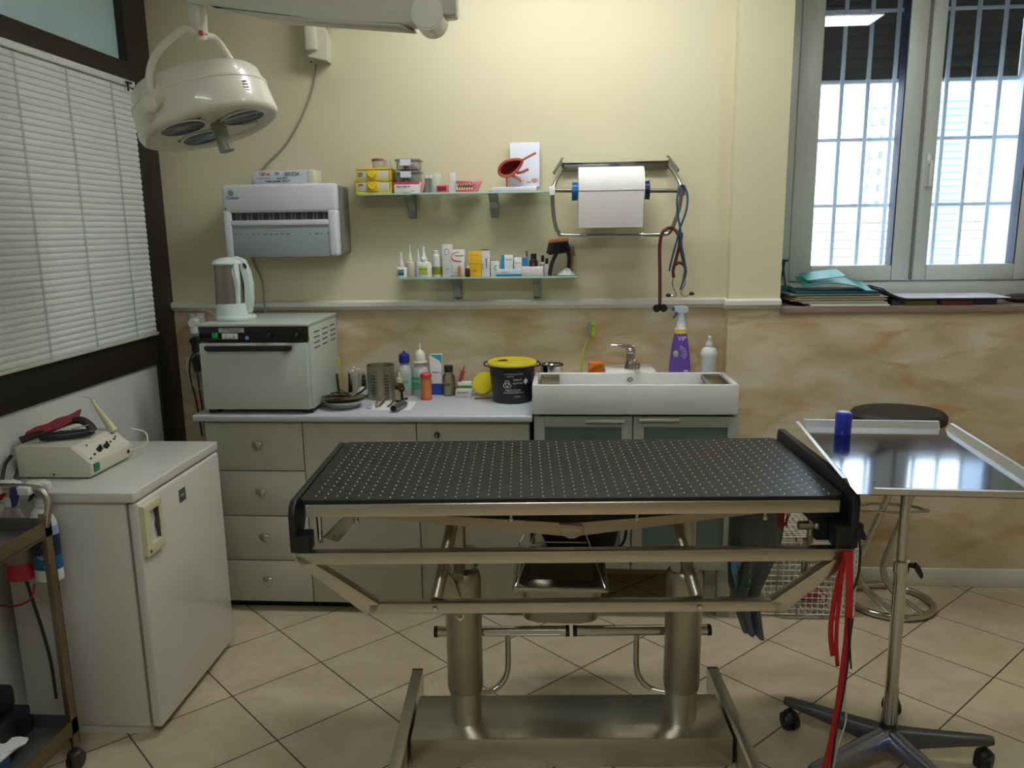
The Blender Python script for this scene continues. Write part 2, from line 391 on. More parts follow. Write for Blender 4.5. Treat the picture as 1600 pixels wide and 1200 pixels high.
b = B(); b.bx(WX0, WX1, YR-.012, yf0+.01, WZ0-.03, WZ0, .003); part('sill', b, mat('grey_stone_sill', (142, 124, 112), .4, 0, (30, .12)), t)
# roller shutter, half lowered
t = thing('roller_shutter', (1.57, 4.1, 2.3), 'dark roller shutter half lowered outside the right window', 'shutter')
b = B()
for i in range(9):
    z = 2.308+i*.05; b.bx(RX0+.005, RX1-.005, 4.05, 4.064, z, z+.052, .005)
part('slats', b, mat('dark_shutter_slats', (44, 42, 38), .6), t)
b = B(); b.bx(RX0+.005, RX1-.005, 4.043, 4.07, 2.292, 2.31, .002); part('bottom_bar', b, mat('pale_bar', (190, 195, 200), .5), t)
# white bar grille
t = thing('window_grille', (1.57, 3.98, 1.33), 'white painted steel bar grille outside the window glass', 'grille')
GW = mat('white_painted_bars', (196, 202, 208), .5)
b = B()
for k in range(10):
    x = 1.065+k*.1185; b.bx(x-.0085, x+.0085, 3.973, 3.987, WZ0+.05, 2.78, .002)
part('upright_bars', b, GW, t)
for z in (1.725, 2.03, 2.60):
    b = B(); b.bx(RX0, RX1, 3.985, 3.993, z-.008, z+.008, .002); part('cross_bar', b, GW, t)
b = B(); b.bx(RX0, RX1, 3.97, 3.99, WZ0+.052, WZ0+.066); part('cross_bar', b, GW, t)
# building across the courtyard
t = thing('neighbouring_building', (3.0, 9.0, -3), 'pale sunlit building across the yard seen through the window', 'building')
b = B(); b.bx(-2, 12, 9, 9.4, -3, 9); part('facade', b, mat('white_render_facade', (236, 236, 232), .9), t)
b = B(); b.bx(4.62, 12, 8.85, 8.999, -3, 9)
part('side_wing', b, mat('pale_pink_brick', (206, 176, 172), .9, 0, (14, .08)), t)
b = B()
for z in range(36): b.bx(1.0, 4.6, 8.97, 8.998, -1.5+z*.09, -1.5+z*.09+.078)
part('brick_base', b, mat('pale_tan_brick', (200, 184, 160), .9), t)
f = part('shutter_window', B().bx(3.52, 4.26, 8.93, 8.999, .75, 2.98), mat('pale_window_frame', (190, 215, 230), .7), t)
b = B()
for i in range(30): b.bx(3.56, 4.22, 8.91, 8.932, .80+i*.072, .80+i*.072+.05)
part('louvres', b, mat('blue_green_louvres', (128, 152, 158), .7), f)
b = B()
for x0_ in (3.10, 4.36):
    for i in range(3):
        for j in range(7): b.bx(x0_+i*.12, x0_+i*.12+.065, 8.8, 8.93, 1.80+j*.17, 1.88+j*.17)
part('lattice', b, mat('lattice_shade', (158, 158, 165), .8), t)
solo('courtyard', B().bx(-4, 14, 4.25, 9, -3.1, -3), mat('courtyard_paving', (190, 188, 180), .9), (0, 6, -3.05), None, None, kind='structure')

# ceiling lamps (louvred fluorescent fittings)
def louvre(x, y, label, hx=.62):
    t = thing('ceiling_light', (x, y, ZC), label, 'ceiling light', 'louvred ceiling lights')
    b = B(); b.bx(x-hx, x+hx, y-.15, y+.15, 2.932, ZC, .004); b.bx(x-hx, x+hx, y-.15, y-.142, 2.89, 2.94); b.bx(x-hx, x+hx, y+.142, y+.15, 2.89, 2.94); b.bx(x-hx, x-hx+.008, y-.15, y+.15, 2.89, 2.94); b.bx(x+hx-.008, x+hx, y-.15, y+.15, 2.89, 2.94)
    part('housing', b, WHITE, t)
    for dy in (-.07, .07):
        b = B(); b.cyl((x-hx+.03, y+dy, 2.915), (x+hx-.03, y+dy, 2.915), .008, n=10); part('tube', b, emis('lit_tube', (250, 255, 245), 14), t)
louvre(0.0, 2.85, 'louvred fluorescent fitting above the examination table')
louvre(1.65, 2.25, 'short louvred fluorescent fitting near the window, mirrored in its glass', .31)
louvre(-.2, .1, 'louvred fluorescent fitting in the near part of the room')

# ------------------------------------------------------------------ worktop and base units
ZT = .895
LZ = .041
b = B(); b.bx(-1.548, -.127, 3.10, YW, .865, ZT, .009, seg=3)
solo('worktop', b, LAMTOP, (-.84, 3.33, .865), 'continuous pale grey laminate worktop over the base units', 'worktop')
def knob(parent, x, z):
    b = B(); pr = [(0.0001, 0), (.010, .002), (.016, .009), (.0175, .016), (.013, .021), (.0001, .022)]
    M = Matrix.Translation((x, 3.13, z)) @ Matrix.Rotation(pi/2, 4, 'X')
    b.lathe([(.006, 0), (.006, .012)], M, 12)
    pts = []
    for i in range(9):      # little shell-shaped cup pull
        a = pi*i/8; pts.append((x+cos(a)*.023, 3.114-.004*sin(a), z+.014-sin(a)*.030))
    bb = [(x-.023, z+.014), (x-.012, z+.019), (x+.002, z+.018), (x+.023, z+.014), (x+.020, z+.002), (x+.011, z-.013), (x+.002, z-.018), (x-.010, z-.013), (x-.020, z+.0)]
    b.prism(bb, 'y', 3.104, 3.118, .004)
    return part('knob', b, mat('satin_nickel', (196, 190, 175), .25, .9), parent)
def carc(x0, x1):
    b = B(); b.bx(x0, x1, 3.152, YW-.01, .045, .864); b.bx(x0+.0, x1, 3.20, YW-.01, 0, .045); return b
t = thing('drawer_cabinet', (-1.31, 3.36, 0), 'pale grey four drawer base unit under the sterilizer', 'cabinet')
part('body', carc(-1.512, -1.092), LAM, t)
b = B(); b.bx(-1.512, -1.092, 3.19, 3.2, 0, .045); part('plinth', b, DARK, t)
for z0, z1 in ((.648, .856), (.446, .643), (.243, .441), (.05, .238)):
    d = part('drawer', B().bx(-1.51, -1.0935, 3.13, 3.151, z0, z1, .0015), LAM, t); knob(d, -1.283, (z0+z1)/2+.01)
t = thing('cupboard', (-.84, 3.36, 0), 'pale grey base cupboard with plain door between drawers and lockable unit', 'cabinet')
part('body', carc(-1.088, -.612), LAM, t)
b = B(); b.bx(-1.088, -.612, 3.19, 3.2, 0, .045); part('plinth', b, DARK, t)
part('door', B().bx(-1.089, -.6115, 3.13, 3.151, .05, .856, .0015), LAM, t)
t = thing('cupboard', (-.37, 3.36, 0), 'pale grey base cupboard with round black lock beside the sink unit', 'cabinet')
part('body', carc(-.608, -.14), LAM, t)
b = B(); b.bx(-.608, -.14, 3.19, 3.2, 0, .045); part('plinth', b, DARK, t)
d = part('door', B().bx(-.6075, -.142, 3.13, 3.151, .05, .856, .0015), LAM, t)
b = B(); b.cyl((-.523, 3.131, .806), (-.523, 3.118, .806), .0115, n=18); part('lock', b, BLACK, d)
b = B(); b.cyl((-.523, 3.119, .806), (-.523, 3.117, .806), .005, n=10); b.bx(-.526, -.520, 3.108, 3.118, .776, .806, .001); b.cyl((-.523, 3.110, .77), (-.523, 3.114, .77), .010, n=14); part('key', b, STEELP, d)

# sink unit
t = thing('sink_cabinet', (.285, 3.34, 0), 'grey wood sink cabinet with two frosted glass doors', 'cabinet')
SW = mat('grey_painted_wood', (172, 178, 164), .5)
b = B(); b.bx(-.122, -.104, 3.142, YW-.08, .225, .898); b.bx(.685, .703, 3.142, YW-.08, .225, .898); b.bx(-.104, .685, 3.142, YW-.08, .225, .243); b.bx(-.104, .685, YW-.09, YW-.08, .243, .898); b.bx(.27, .288, 3.16, YW-.09, .243, .898); b.bx(-.104, .685, 3.2, YW-.09, .55, .565)
part('body', b, SW, t)
for lx, ly in ((-.104, 3.16), (.667, 3.16), (-.104, 3.46), (.667, 3.46)): part('leg', B().bx(lx-.018, lx+.036, ly, ly+.045, 0, .225, .002), SW, t)
for k, (x0, x1, h0, h1) in enumerate(((-.12, .276, .085, .245), (.282, .70, .302, .462))):
    b = B(); z0, z1 = .228, .888
    b.bx(x0, x0+.042, 3.12, 3.141, z0, z1, .001); b.bx(x1-.042, x1, 3.12, 3.141, z0, z1, .001); b.bx(x0+.042, x1-.042, 3.12, 3.141, z0, z0+.052, .001); b.bx(x0+.042, x1-.042, 3.12, 3.141, z1-.045, z1, .001)
    d = part('door', b, SW, t)
    part('glass_panel', B().bx(x0+.042, x1-.042, 3.128, 3.134, z0+.052, z1-.045), FROST, d)
    b = B(); b.bx(h0, h1, 3.097, 3.106, .867-.002*k*-3, .878+.002*k*3, .002); b.bx(h0+.01, h0+.016, 3.104, 3.121, .869+.006*k, .876+.006*k); b.bx(h1-.016, h1-.01, 3.104, 3.121, .869+.006*k, .876+.006*k)
    part('handle', b, mat('satin_bright_handle', (222, 222, 214), .5, .5), d)
t = thing('sink', (.28, 3.3, .9), 'wide white ceramic trough sink on the grey cabinet', 'sink')
b = B(); x0, x1, y0, y1, zt = -.127, .692, 3.09, 3.375, 1.024
b.bx(x0, x1, y0, y0+.022, .902, zt, .006); b.bx(x0, x0+.022, y0+.02, y1, .902, zt, .006); b.bx(x1-.022, x1, y0+.02, y1, .902, zt, .006); b.bx(x0+.02, x1-.02, y1-.02, y1, .902, zt, .006)
b.bx(x0+.01, x1-.01, y0+.01, y1-.01, .9, .925)
b.bx(x0+.01, x1-.01, y1-.002, YW, .9, .972, .005)
b.bx(.18, .40, y1-.002, YW-.01, .96, 1.028, .008)
part('basin', b, CERAM, t)
b = B(); M = Matrix.Translation((.285, y1-.0195, .992)) @ Matrix.Rotation(pi/2, 4, 'X')
b.lathe([(.0145, 0), (.0145, .005), (.010, .006), (.009, .002), (.0001, .002)], M, 20); part('overflow_ring', b, CHROME, t)
for xx0, xx1, nm in ((-.098, -.018, 'left'), (.585, .662, 'right')):
    b = B(); b.bx(xx0, xx1, y0+.035, y1-.03, 1.000, 1.004)
    b.bx(xx0, xx0+.003, y0+.03, y1-.025, 1.0, 1.019); b.bx(xx1-.003, xx1, y0+.03, y1-.025, 1.0, 1.019); b.bx(xx0, xx1, y0+.03, y0+.033, 1.0, 1.019); b.bx(xx0, xx1, y1-.028, y1-.025, 1.0, 1.019)
    b.bx(xx0, xx1, y0+.02, y0+.034, 1.016, 1.019); b.bx(xx0, xx1, y1-.03, y1-.01, 1.016, 1.019)
    if nm == 'left':
        for q in range(5): b.bx(xx0+.008+q*.0145, xx0+.015+q*.0145, y0+.04, y1-.04, 1.004, 1.0052)
    part('soap_tray', b, STEELP if nm == 'left' else STEELD, t)
t = thing('mixer_tap', (.292, 3.44, 1.028), 'chrome single lever mixer tap at the back of the sink', 'tap')
b = B(); b.cyl((.292, 3.44, 1.028), (.292, 3.44, 1.048), .026, .024); b.cyl((.292, 3.44, 1.046), (.292, 3.44, 1.105), .0215, .020); b.ball((.292, 3.44, 1.105), .0215)
b.tube(spl([(.292, 3.44, 1.062), (.305, 3.38, 1.07), (.312, 3.325, 1.062)]), .0125, 14); b.cyl((.312, 3.326, 1.066), (.312, 3.326, 1.046), .013, .012)
part('body', b, CHROME, t)
b = B(); b.prism([(.315, 1.118), (.315, 1.132), (.27, 1.137), (.205, 1.140), (.2, 1.135), (.206, 1.131), (.265, 1.123), (.285, 1.114)], 'y', 3.425, 3.455, .004); b.cyl((.296, 3.44, 1.10), (.298, 3.44, 1.124), .019, .017)
part('lever', b, CHROME, t)
def lathe_at(b, x, y, z, prof, n=24, sx=1, sy=1): b.lathe(prof, Matrix.Translation((x, y, z)), n, sx, sy); return b

# purple spray bottle behind the sink
def trigger_head(b1, b2, x, y, z, s=1.0, flip=1):
    b1.cyl((x, y, z), (x, y, z+.028*s), .0155*s, n=18); b1.cyl((x, y, z+.026*s), (x, y, z+.045*s), .011*s, n=14)
    b1.prism([(x-.026*s*flip, z+.046*s), (x-.030*s*flip, z+.066*s), (x+.008*s*flip, z+.070*s), (x+.026*s*flip, z+.064*s), (x+.030*s*flip, z+.045*s), (x+.012*s*flip, z+.036*s), (x-.010*s*flip, z+.036*s)], 'y', y-.011*s, y+.011*s, .003)
    b2.prism([(x-.014*s*flip, z+.044*s), (x-.022*s*flip, z+.040*s), (x-.034*s*flip, z+.015*s), (x-.030*s*flip, z+.012*s), (x-.024*s*flip, z+.022*s), (x-.012*s*flip, z+.036*s)], 'y', y-.007*s, y+.007*s, .002)
    b2.cyl((x-.030*s*flip, y, z+.056*s), (x-.038*s*flip, y, z+.056*s), .009*s, n=12)
x, y, z = .512, 3.475, .972
t = thing('spray_bottle', (x, y, z), 'purple trigger spray bottle with yellow band standing behind the sink', 'spray bottle')
PUR = mat('purple_label', (104, 74, 168), .35, 0, (30, .25))
lathe_at(b := B(), x, y, z, [(.040, 0), (.046, .005), (.047, .06), (.044, .10), (.036, .155), (.028, .20), (.026, .222)], 28, 1, .62); bod = part('bottle', b, PUR, t)
part('neck_band', lathe_at(B(), x, y, z, [(.0270, .206), (.0265, .226)], 24, 1, .68), mat('bright_yellow_band', (228, 206, 60), .5), t)
part('neck', lathe_at(B(), x, y, z, [(.026, .226), (.020, .234), (.0185, .26)], 24, 1, .8), WHITE, t)
b1, b2 = B(), B(); trigger_head(b1, b2, x, y, z+.256, 1.05); part('trigger_head', b1, mat('pale_blue_white_plastic', (196, 214, 220), .4), t); part('trigger', b2, mat('blue_trigger', (52, 96, 160), .4), t)
b = B()
for k in range(7):
    a = rad(-35+k*17); cx, cz = x-.012, z+.12
    b.prism([(cx+cos(a)*.014, cz+sin(a)*.014), (cx+cos(a+.09)*.038, cz+sin(a+.09)*.038), (cx+cos(a-.06)*.038, cz+sin(a-.06)*.038)], 'y', y-.0295, y-.0285)
part('ray_print', b, mat('pale_lilac_print', (186, 164, 214), .5), bod)
part('flower_print', B().ball((x-.022, y-.025, z+.118), .012, (1, .25, 1.3)), mat('green_white_print', (150, 180, 150), .5), bod)
part('label_panel', B().bx(x+.013, x+.034, y-.0275, y-.0265, z+.022, z+.048), mat('pale_label_panel', (178, 176, 196), .5), bod)
text('VIP', .026, face_y(x+.004, y-.0215, z+.185), mat('white_pink_letters', (220, 190, 205), .5), bod, bold=.0006)

x, y, z = .638, 3.475, .972
t = thing('soap_dispenser', (x, y, z), 'white ribbed hand soap bottle with pump standing by the wall corner', 'soap bottle')
part('bottle', lathe_at(B(), x, y, z, [(.030, 0), (.033, .004), (.033, .088), (.0345, .092), (.0345, .10), (.038, .106), (.038, .118), (.030, .138), (.014, .148), (.013, .155)], 28, 1, .8), mat('translucent_white_plastic', (208, 214, 210), .35), t)
b = B(); b.cyl((x, y, z+.153), (x, y, z+.172), .016, .013); b.cyl((x, y, z+.17), (x, y, z+.188), .005); b.cyl((x, y, z+.186), (x, y, z+.194), .007); b.bx(x-.004, x+.004, y-.03, y, z+.186, z+.193, .002); part('pump', b, WHITE, t)
# dish brush, sponge, bowl behind the sink
t = thing('dish_brush', (.07, 3.52, .972), 'lime green washing-up brush leaning upright behind the sink', 'brush')
b = B(); b.tube(spl([(.075, 3.52, .975), (.082, 3.53, 1.06), (.107, 3.54, 1.15)]), .0045, 10); b.tube([(.075, 3.52, .974), (.08, 3.524, 1.04)], .0065, 8)
part('handle', b, mat('lime_translucent', (176, 196, 70), .35), t)
b = B(); b.ball((.118, 3.535, 1.19), .020, (.75, .55, 1.9)); hd = part('head', b, mat('pale_grey_green_plastic', (132, 150, 120), .4), t)
b = B()
for k in range(120):
    u = random.uniform(-1, 1); v = random.uniform(-1, 1); p = Vector((.124, 3.528+v*.009, 1.19+u*.033*sqrt(1-v*v*.4)))
    b.cyl(p, p+Vector((.016+random.uniform(-.002, .002), -.004, random.uniform(-.003, .003))), .0016, n=5)
part('bristles', b, mat('lime_bristles', (190, 206, 40), .6), hd)
t = thing('sponge', (.14, 3.47, .972), 'orange sponge cloth folded behind the sink', 'sponge')
b = B(); b.bx(.108, .178, 3.45, 3.49, .974, 1.052, .006); b.prism([(.104, 1.02), (.13, 1.05), (.178, 1.055), (.176, 1.045), (.135, 1.038), (.112, 1.012)], 'y', 3.443, 3.452, .002); part('pad', b, mat('orange_sponge', (216, 120, 30), .9, 0, (80, .1), (200, .5)), t)
t = thing('steel_bowl', (-.055, 3.49, .972), 'small polished steel bowl with dark rim behind the sink left end', 'bowl')
b = B(); lathe_at(b, -.055, 3.49, .972, [(.028, 0), (.044, .012), (.050, .060), (.053, .066), (.051, .066), (.047, .060), (.041, .014), (.0001, .006)], 28, 1, .9); part('bowl', b, STEELP, t)
b = B(); b.tube([(-.055+.052*cos(a), 3.49+.047*sin(a), 1.038) for a in [2*pi*k/28 for k in range(28)]], .003, 6, True); part('rim', b, BLACK, t)
# ------------------------------------------------------------------ sterilizer
t = thing('sterilizer_oven', (-1.267, 3.33, ZT), 'pale grey dry heat sterilizer oven with black control panel on the worktop', 'sterilizer')
OV = mat('pale_green_grey_enamel', (186, 196, 184), .35, 0, (5, .02))
b = B(); b.bx(-1.497, -1.037, 3.135, 3.525, .915, 1.266, .003); b.bx(-1.500, -1.034, 3.115, 3.528, 1.262, 1.274, .003); part('casing', b, OV, t)
b = B(); b.bx(-1.494, -1.040, 3.118, 3.136, 1.199, 1.262, .002); pan = part('control_panel', b, mat('black_glossy_panel', (20, 20, 22), .25), t)
for x in (-1.47, -1.065):
    for y in (3.16, 3.49): part('foot', B().bx(x-.02, x+.02, y-.02, y+.02, ZT, .916), BLACK, t)
b = B(); b.bx(-1.495, -1.046, 3.112, 3.134, .917, 1.194, .003); dr = part('door', b, OV, t)
b = B(); b.prism([(-1.462, 1.186), (-1.10, 1.186), (-1.10, 1.172), (-1.108, 1.164), (-1.450, 1.164), (-1.462, 1.172)], 'y', 3.085, 3.104, .003); b.bx(-1.45, -1.43, 3.1, 3.113, 1.168, 1.182); b.bx(-1.13, -1.11, 3.1, 3.113, 1.168, 1.182); part('handle', b, BLACK, dr)
b = B(); b.bx(-1.408, -1.302, 3.1165, 3.1185, 1.238, 1.257); lb = part('name_plate', b, mat('grey_label_plate', (170, 172, 170), .5), pan)
text('MC STERIL DRY 250', .0085, face_y(-1.355, 3.1163, 1.2515), INKB, lb); text('STERILIZER', .006, face_y(-1.34, 3.1163, 1.2425), INKB, lb)
b = B(); b.bx(-1.437, -1.413, 3.113, 3.119, 1.215, 1.238, .001); part('green_switch', b, mat('green_switch_cap', (30, 150, 92), .3), pan)
b = B(); b.bx(-1.396, -1.330, 3.114, 3.119, 1.211, 1.235, .001); b.mi = 1; b.bx(-1.376, -1.350, 3.110, 3.115, 1.215, 1.231, .002); b.bx(-1.391, -1.385, 3.112, 3.115, 1.213, 1.233); b.bx(-1.341, -1.335, 3.112, 3.115, 1.213, 1.233); part('timer_socket', b, [mat('cream_socket', (196, 192, 174), .4), WHITE], pan)
b = B(); b.cyl((-1.291, 3.119, 1.216), (-1.291, 3.113, 1.216), .0075, n=16); part('pilot_lamp', b, mat('pale_blue_lamp', (130, 180, 205), .2), pan)
for x in (-1.20, -1.085):
    b = B(); b.cyl((x, 3.118, 1.226), (x, 3.104, 1.226), .0185, .0165, 24); b.mi = 1; b.cb((x+.004, 3.102, 1.231), (.0022, .004, .016), .001, (0, rad(40), 0)); k = part('dial_knob', b, [mat('black_dial', (30, 30, 32), .22), mat('grey_pointer', (130, 132, 130), .5)], pan)
    b = B()
    for q in range(7):
        a = rad(-30+q*40); b.cb((x+.026*cos(a), 3.1172, 1.229+.026*sin(a)), (.003, .001, .003))
    part('dial_marks', b, mat('dim_grey_marks', (70, 72, 70), .6), pan)
b = B()
for c in range(3):
    for q in range(4):
        y = 3.19+c*.115; z = 1.225-q*.022+c*.0
        b.bx(-1.0375, -1.0362, y, y+.075, z, z+.005)
part('vent_slots', b, mat('vent_shadow', (70, 76, 70), .8), t)

# kettle
x, y, z = -1.405, 3.27, 1.274
t = thing('electric_kettle', (x, y, z), 'white jug kettle with steel body standing on the sterilizer', 'kettle')
KW = mat('mint_white_plastic', (208, 222, 218), .3)
part('base_plate', lathe_at(B(), x+.01, y, z, [(.080, 0), (.083, .004), (.083, .016), (.078, .022)], 32), KW, t)
part('lower_body', lathe_at(B(), x, y, z+.022, [(.074, 0), (.071, .018), (.067, .05)], 32), KW, t)
part('steel_body', lathe_at(B(), x-.003, y, z+.070, [(.0655, 0), (.062, .09), (.060, .165)], 32), mat('satin_steel', (140, 136, 130), .38, .8), t)
b = B(); lathe_at(b, x-.004, y, z+.234, [(.0655, 0), (.067, .006), (.060, .016), (.040, .026), (.0001, .031)], 32); b.prism([(x-.074, z+.236), (x-.06, z+.236), (x-.06, z+.247)], 'y', y-.015, y+.015, .002); part('lid', b, KW, t)
# side body with water gauge and handle
b = B(); b.prism([(x+.022, z+.05), (x+.008, z+.13), (x+.022, z+.205), (x+.03, z+.245), (x+.05, z+.245), (x+.052, z+.15), (x+.05, z+.04)], 'y', y-.052, y+.052, .012); part('gauge_housing', b, KW, t)
b = B(); b.prism([(x+.025, z+.078), (x+.018, z+.135), (x+.030, z+.19), (x+.037, z+.14), (x+.036, z+.078)], 'y', y-.0545, y-.051, .001); part('water_gauge', b, mat('grey_translucent_gauge', (112, 128, 122), .25), t)
b = B(); b.prism([(x-.018, z+.262), (x+.03, z+.268), (x+.066, z+.252), (x+.086, z+.205), (x+.093, z+.15), (x+.088, z+.08), (x+.08, z+.03), (x+.045, z+.026), (x+.05, z+.05), (x+.067, z+.085), (x+.071, z+.15), (x+.062, z+.205), (x+.045, z+.238), (x+.02, z+.248)], 'y', y-.021, y+.021, .006); part('handle', b, KW, t)
b = B(); M = Matrix.Translation((x+.073, y-.0215, z+.228)) @ Matrix.Rotation(rad(-22), 4, 'Y') @ Matrix.Diagonal((.55, .2, 1, 1)); b.ball((0, 0, 0), .013, M=M); part('switch', b, mat('dark_maroon_switch', (60, 34, 42), .4), t)
b = B(); b.tube(spl([(x-.07, y+.02, z+.006), (x-.12, y+.04, z+.03), (x-.20, y+.12, z+.035), (-1.675, 3.49, z+.01), (-1.69, 3.52, 1.252)]), .0034, 8); part('cord', b, mat('pale_cord', (200, 204, 196), .5), t)

# power strip, plugs and hanging leads
t = thing('power_strip', (-1.70, 3.55, 1.13), 'white vertical socket strip on the wall beside the sterilizer', 'power strip')
b = B(); b.bx(-1.735, -1.665, 3.535, YW-.001, .985, 1.275, .006)
for zz in (1.24, 1.175, 1.11, 1.045): b.cyl((-1.70, 3.536, zz), (-1.70, 3.528, zz), .027, .027, 24)
part('housing', b, mat('off_white_plastic', (200, 200, 190), .4), t)
def plug(zz, col, label):
    t = thing('plug', (-1.70, 3.52, zz), label, 'plug'); b = B(); b.cyl((-1.70, 3.528, zz), (-1.70, 3.488, zz), .022, .019, 18); b.bx(-1.713, -1.687, 3.49, 3.52, zz-.052, zz-.01, .005); part('body', b, col, t); return t
k = plug(1.150, BLACK, 'black plug in the upper part of the wall socket strip'); b = B(); b.tube(spl([(-1.70, 3.5, 1.10), (-1.722, 3.49, 1.07), (-1.732, 3.49, .99), (-1.715, 3.49, .88), (-1.700, 3.49, .70)]), .0035, 8); part('lead', b, BLACK, k)
k = plug(1.06, BLACK, 'larger black plug in the lower part of the wall socket strip'); b = B(); b.tube(spl([(-1.70, 3.5, 1.01), (-1.694, 3.49, .95), (-1.688, 3.49, .85), (-1.68, 3.49, .70)]), .0035, 8); part('lead', b, BLACK, k)
k = plug(1.235, WHITE, 'white plug at the top of the wall socket strip')
t = thing('cable_loop', (-1.71, 3.49, 1.0), 'pale thin cable looping down beside the socket strip', 'cable')
b = B(); b.tube(spl([(-1.70, 3.51, 1.10), (-1.738, 3.49, 1.06), (-1.742, 3.49, 1.0), (-1.715, 3.49, .935), (-1.685, 3.49, .93), (-1.668, 3.5, .97)]), .003, 8); part('cable', b, MATS['pale_cord'], t)

# ------------------------------------------------------------------ on the worktop
t = thing('instrument_dish', (-.945, 3.25, ZT), 'round steel dish heaped with metal instruments in front of the glasses', 'dish')
b = B(); lathe_at(b, -.945, 3.25, ZT, [(.045, 0), (.062, .004), (.086, .030), (.091, .036), (.089, .037), (.083, .031), (.06, .008), (.0001, .006)], 36); part('dish', b, STEELP, t)
b = B(); lathe_at(b, -.945, 3.25, ZT+.032, [(.060, 0), (.086, .014), (.088, .015), (.084, .013), (.058, .003), (.0001, .002)], 36); part('inner_dish', b, STEELD, t)
random.seed(3)
SC = mat('dark_worn_steel', (92, 84, 78), .35, .9)
for k in range(11):
    a = random.uniform(0, pi); cx = -.972+random.uniform(-.018, .026); cy = 3.245+random.uniform(-.03, .03); zz = ZT+.040+k*.0028; l = random.uniform(.028, .042)
    b = B(); d = Vector((cos(a), sin(a)*.9, random.uniform(-.12, .12)))*l; c = Vector((cx, cy, zz)); q = Vector((-sin(a), cos(a), 0))*.006
    b.tube([c-d, c, c+d], .0028, 6, rs=[.0018, .0032, .0014]); b.tube([c-d+q, c, c+d*.98-q*.3], .0026, 6, rs=[.0018, .003, .0012])
    e = c-d; b.tube([e+q*1.3*cos(u)+d.normalized()*.009*sin(u)-d.normalized()*.008 for u in [2*pi*i/12 for i in range(12)]], .0018, 6, True)
    o = solo('surgical_scissors', b, SC, tuple(c), 'worn steel instrument in the tangled heap in the dish left half', 'scissors', 'instruments heaped in the steel dish')
t = thing('loupe', (-.90, 3.26, ZT+.05), 'round steel cup with black handle lying on the right of the dish', 'loupe')
b = B(); lathe_at(b, -.915, 3.25, ZT+.046, [(.012, 0), (.022, .004), (.027, .010), (.025, .011), (.018, .005), (.0001, .003)], 24, 1.2, 1); part('cup', b, STEELP, t)
b = B(); b.tube([(-.893, 3.25, ZT+.052), (-.862, 3.245, ZT+.070), (-.838, 3.24, ZT+.09)], .0045, 8); part('handle', b, BLACK, t)
CG = thin_glass('clear_glass', (250, 252, 252))
for x, y, hh, r, lab in ((-1.0, 3.46, .11, .034, 'clear drinking glass closest to the sterilizer side'), (-.945, 3.485, .115, .036, 'clear glass holding white cotton sticks behind the dish'), (-.885, 3.50, .095, .034, 'clear empty glass next to the perforated steel pot')):
    t = thing('glass_beaker', (x, y, ZT), lab, 'glass')
    b = B(); lathe_at(b, x, y, ZT, [(.0001, .0015), (r*.8, .001), (r*.84, .004), (r, hh)], 28, 1, 1); part('cup', b, CG, t)
t = thing('cotton_sticks', (-.945, 3.485, ZT), 'bunch of white tipped sticks standing in the middle glass', 'sticks')
b = B(); random.seed(5)
for k in range(12):
    a = random.uniform(0, 2*pi); p0 = Vector((-.945+.012*cos(a), 3.485+.012*sin(a), ZT+.008)); p1 = Vector((-.945+.030*cos(a+.4), 3.485+.028*sin(a+.4), ZT+.118+random.uniform(-.02, .012)))
    b.cyl(p0, p1, .0014, n=6); b.ball(p1, .0045, (1, 1, 1.4), 8)
part('sticks', b, mat('cotton_white', (226, 228, 224), .9), t)
t = thing('sponge_brush', (-1.035, 3.50, ZT), 'lime green soft brush standing behind the clear glasses', 'brush')
b = B(); b.cyl((-1.03, 3.51, ZT), (-1.04, 3.53, ZT+.12), .004, n=8); b.ball((-1.042, 3.532, ZT+.148), .016, (.8, .6, 2.0)); part('head', b, MATS['lime_bristles'], t)
t = thing('gauze', (-.90, 3.46, ZT), 'crumpled white gauze behind the dish of instruments', 'gauze')
b = B()
for k in range(7): b.ball((-.915+k*.011, 3.435+random.uniform(-.008, .008), ZT+.030+random.uniform(-.004, .014)), .018, (1, .8, .8), 10)
part('cloth', b, MATS['cotton_white'], t)

# perforated steel pot
x, y = -.822, 3.44
t = thing('perforated_pot', (x, y, ZT), 'perforated cylindrical steel cutlery pot on the worktop', 'pot')
b = B(); lathe_at(b, x, y, ZT, [(.0001, .001), (.060, .001), (.0615, 0), (.0615, .148), (.0635, .150), (.0635, .153), (.0605, .153), (.0595, .148), (.0595, .004), (.0001, .004)], 48); part('pot', b, STEELD, t)
b = B(); b.mi = 0
for i in range(30):
    a = 2*pi*i/30
    if i % 5 in (0, 1): 
        for j in range(7):
            c = Vector((x+.0616*cos(a), y+.0616*sin(a), ZT+.030+j*.0135)); b.cyl(c, c+Vector((cos(a), sin(a), 0))*.0005, .0034, n=10)
part('hole_rows', b, mat('pot_holes_dark', (44, 44, 40), .7), t)

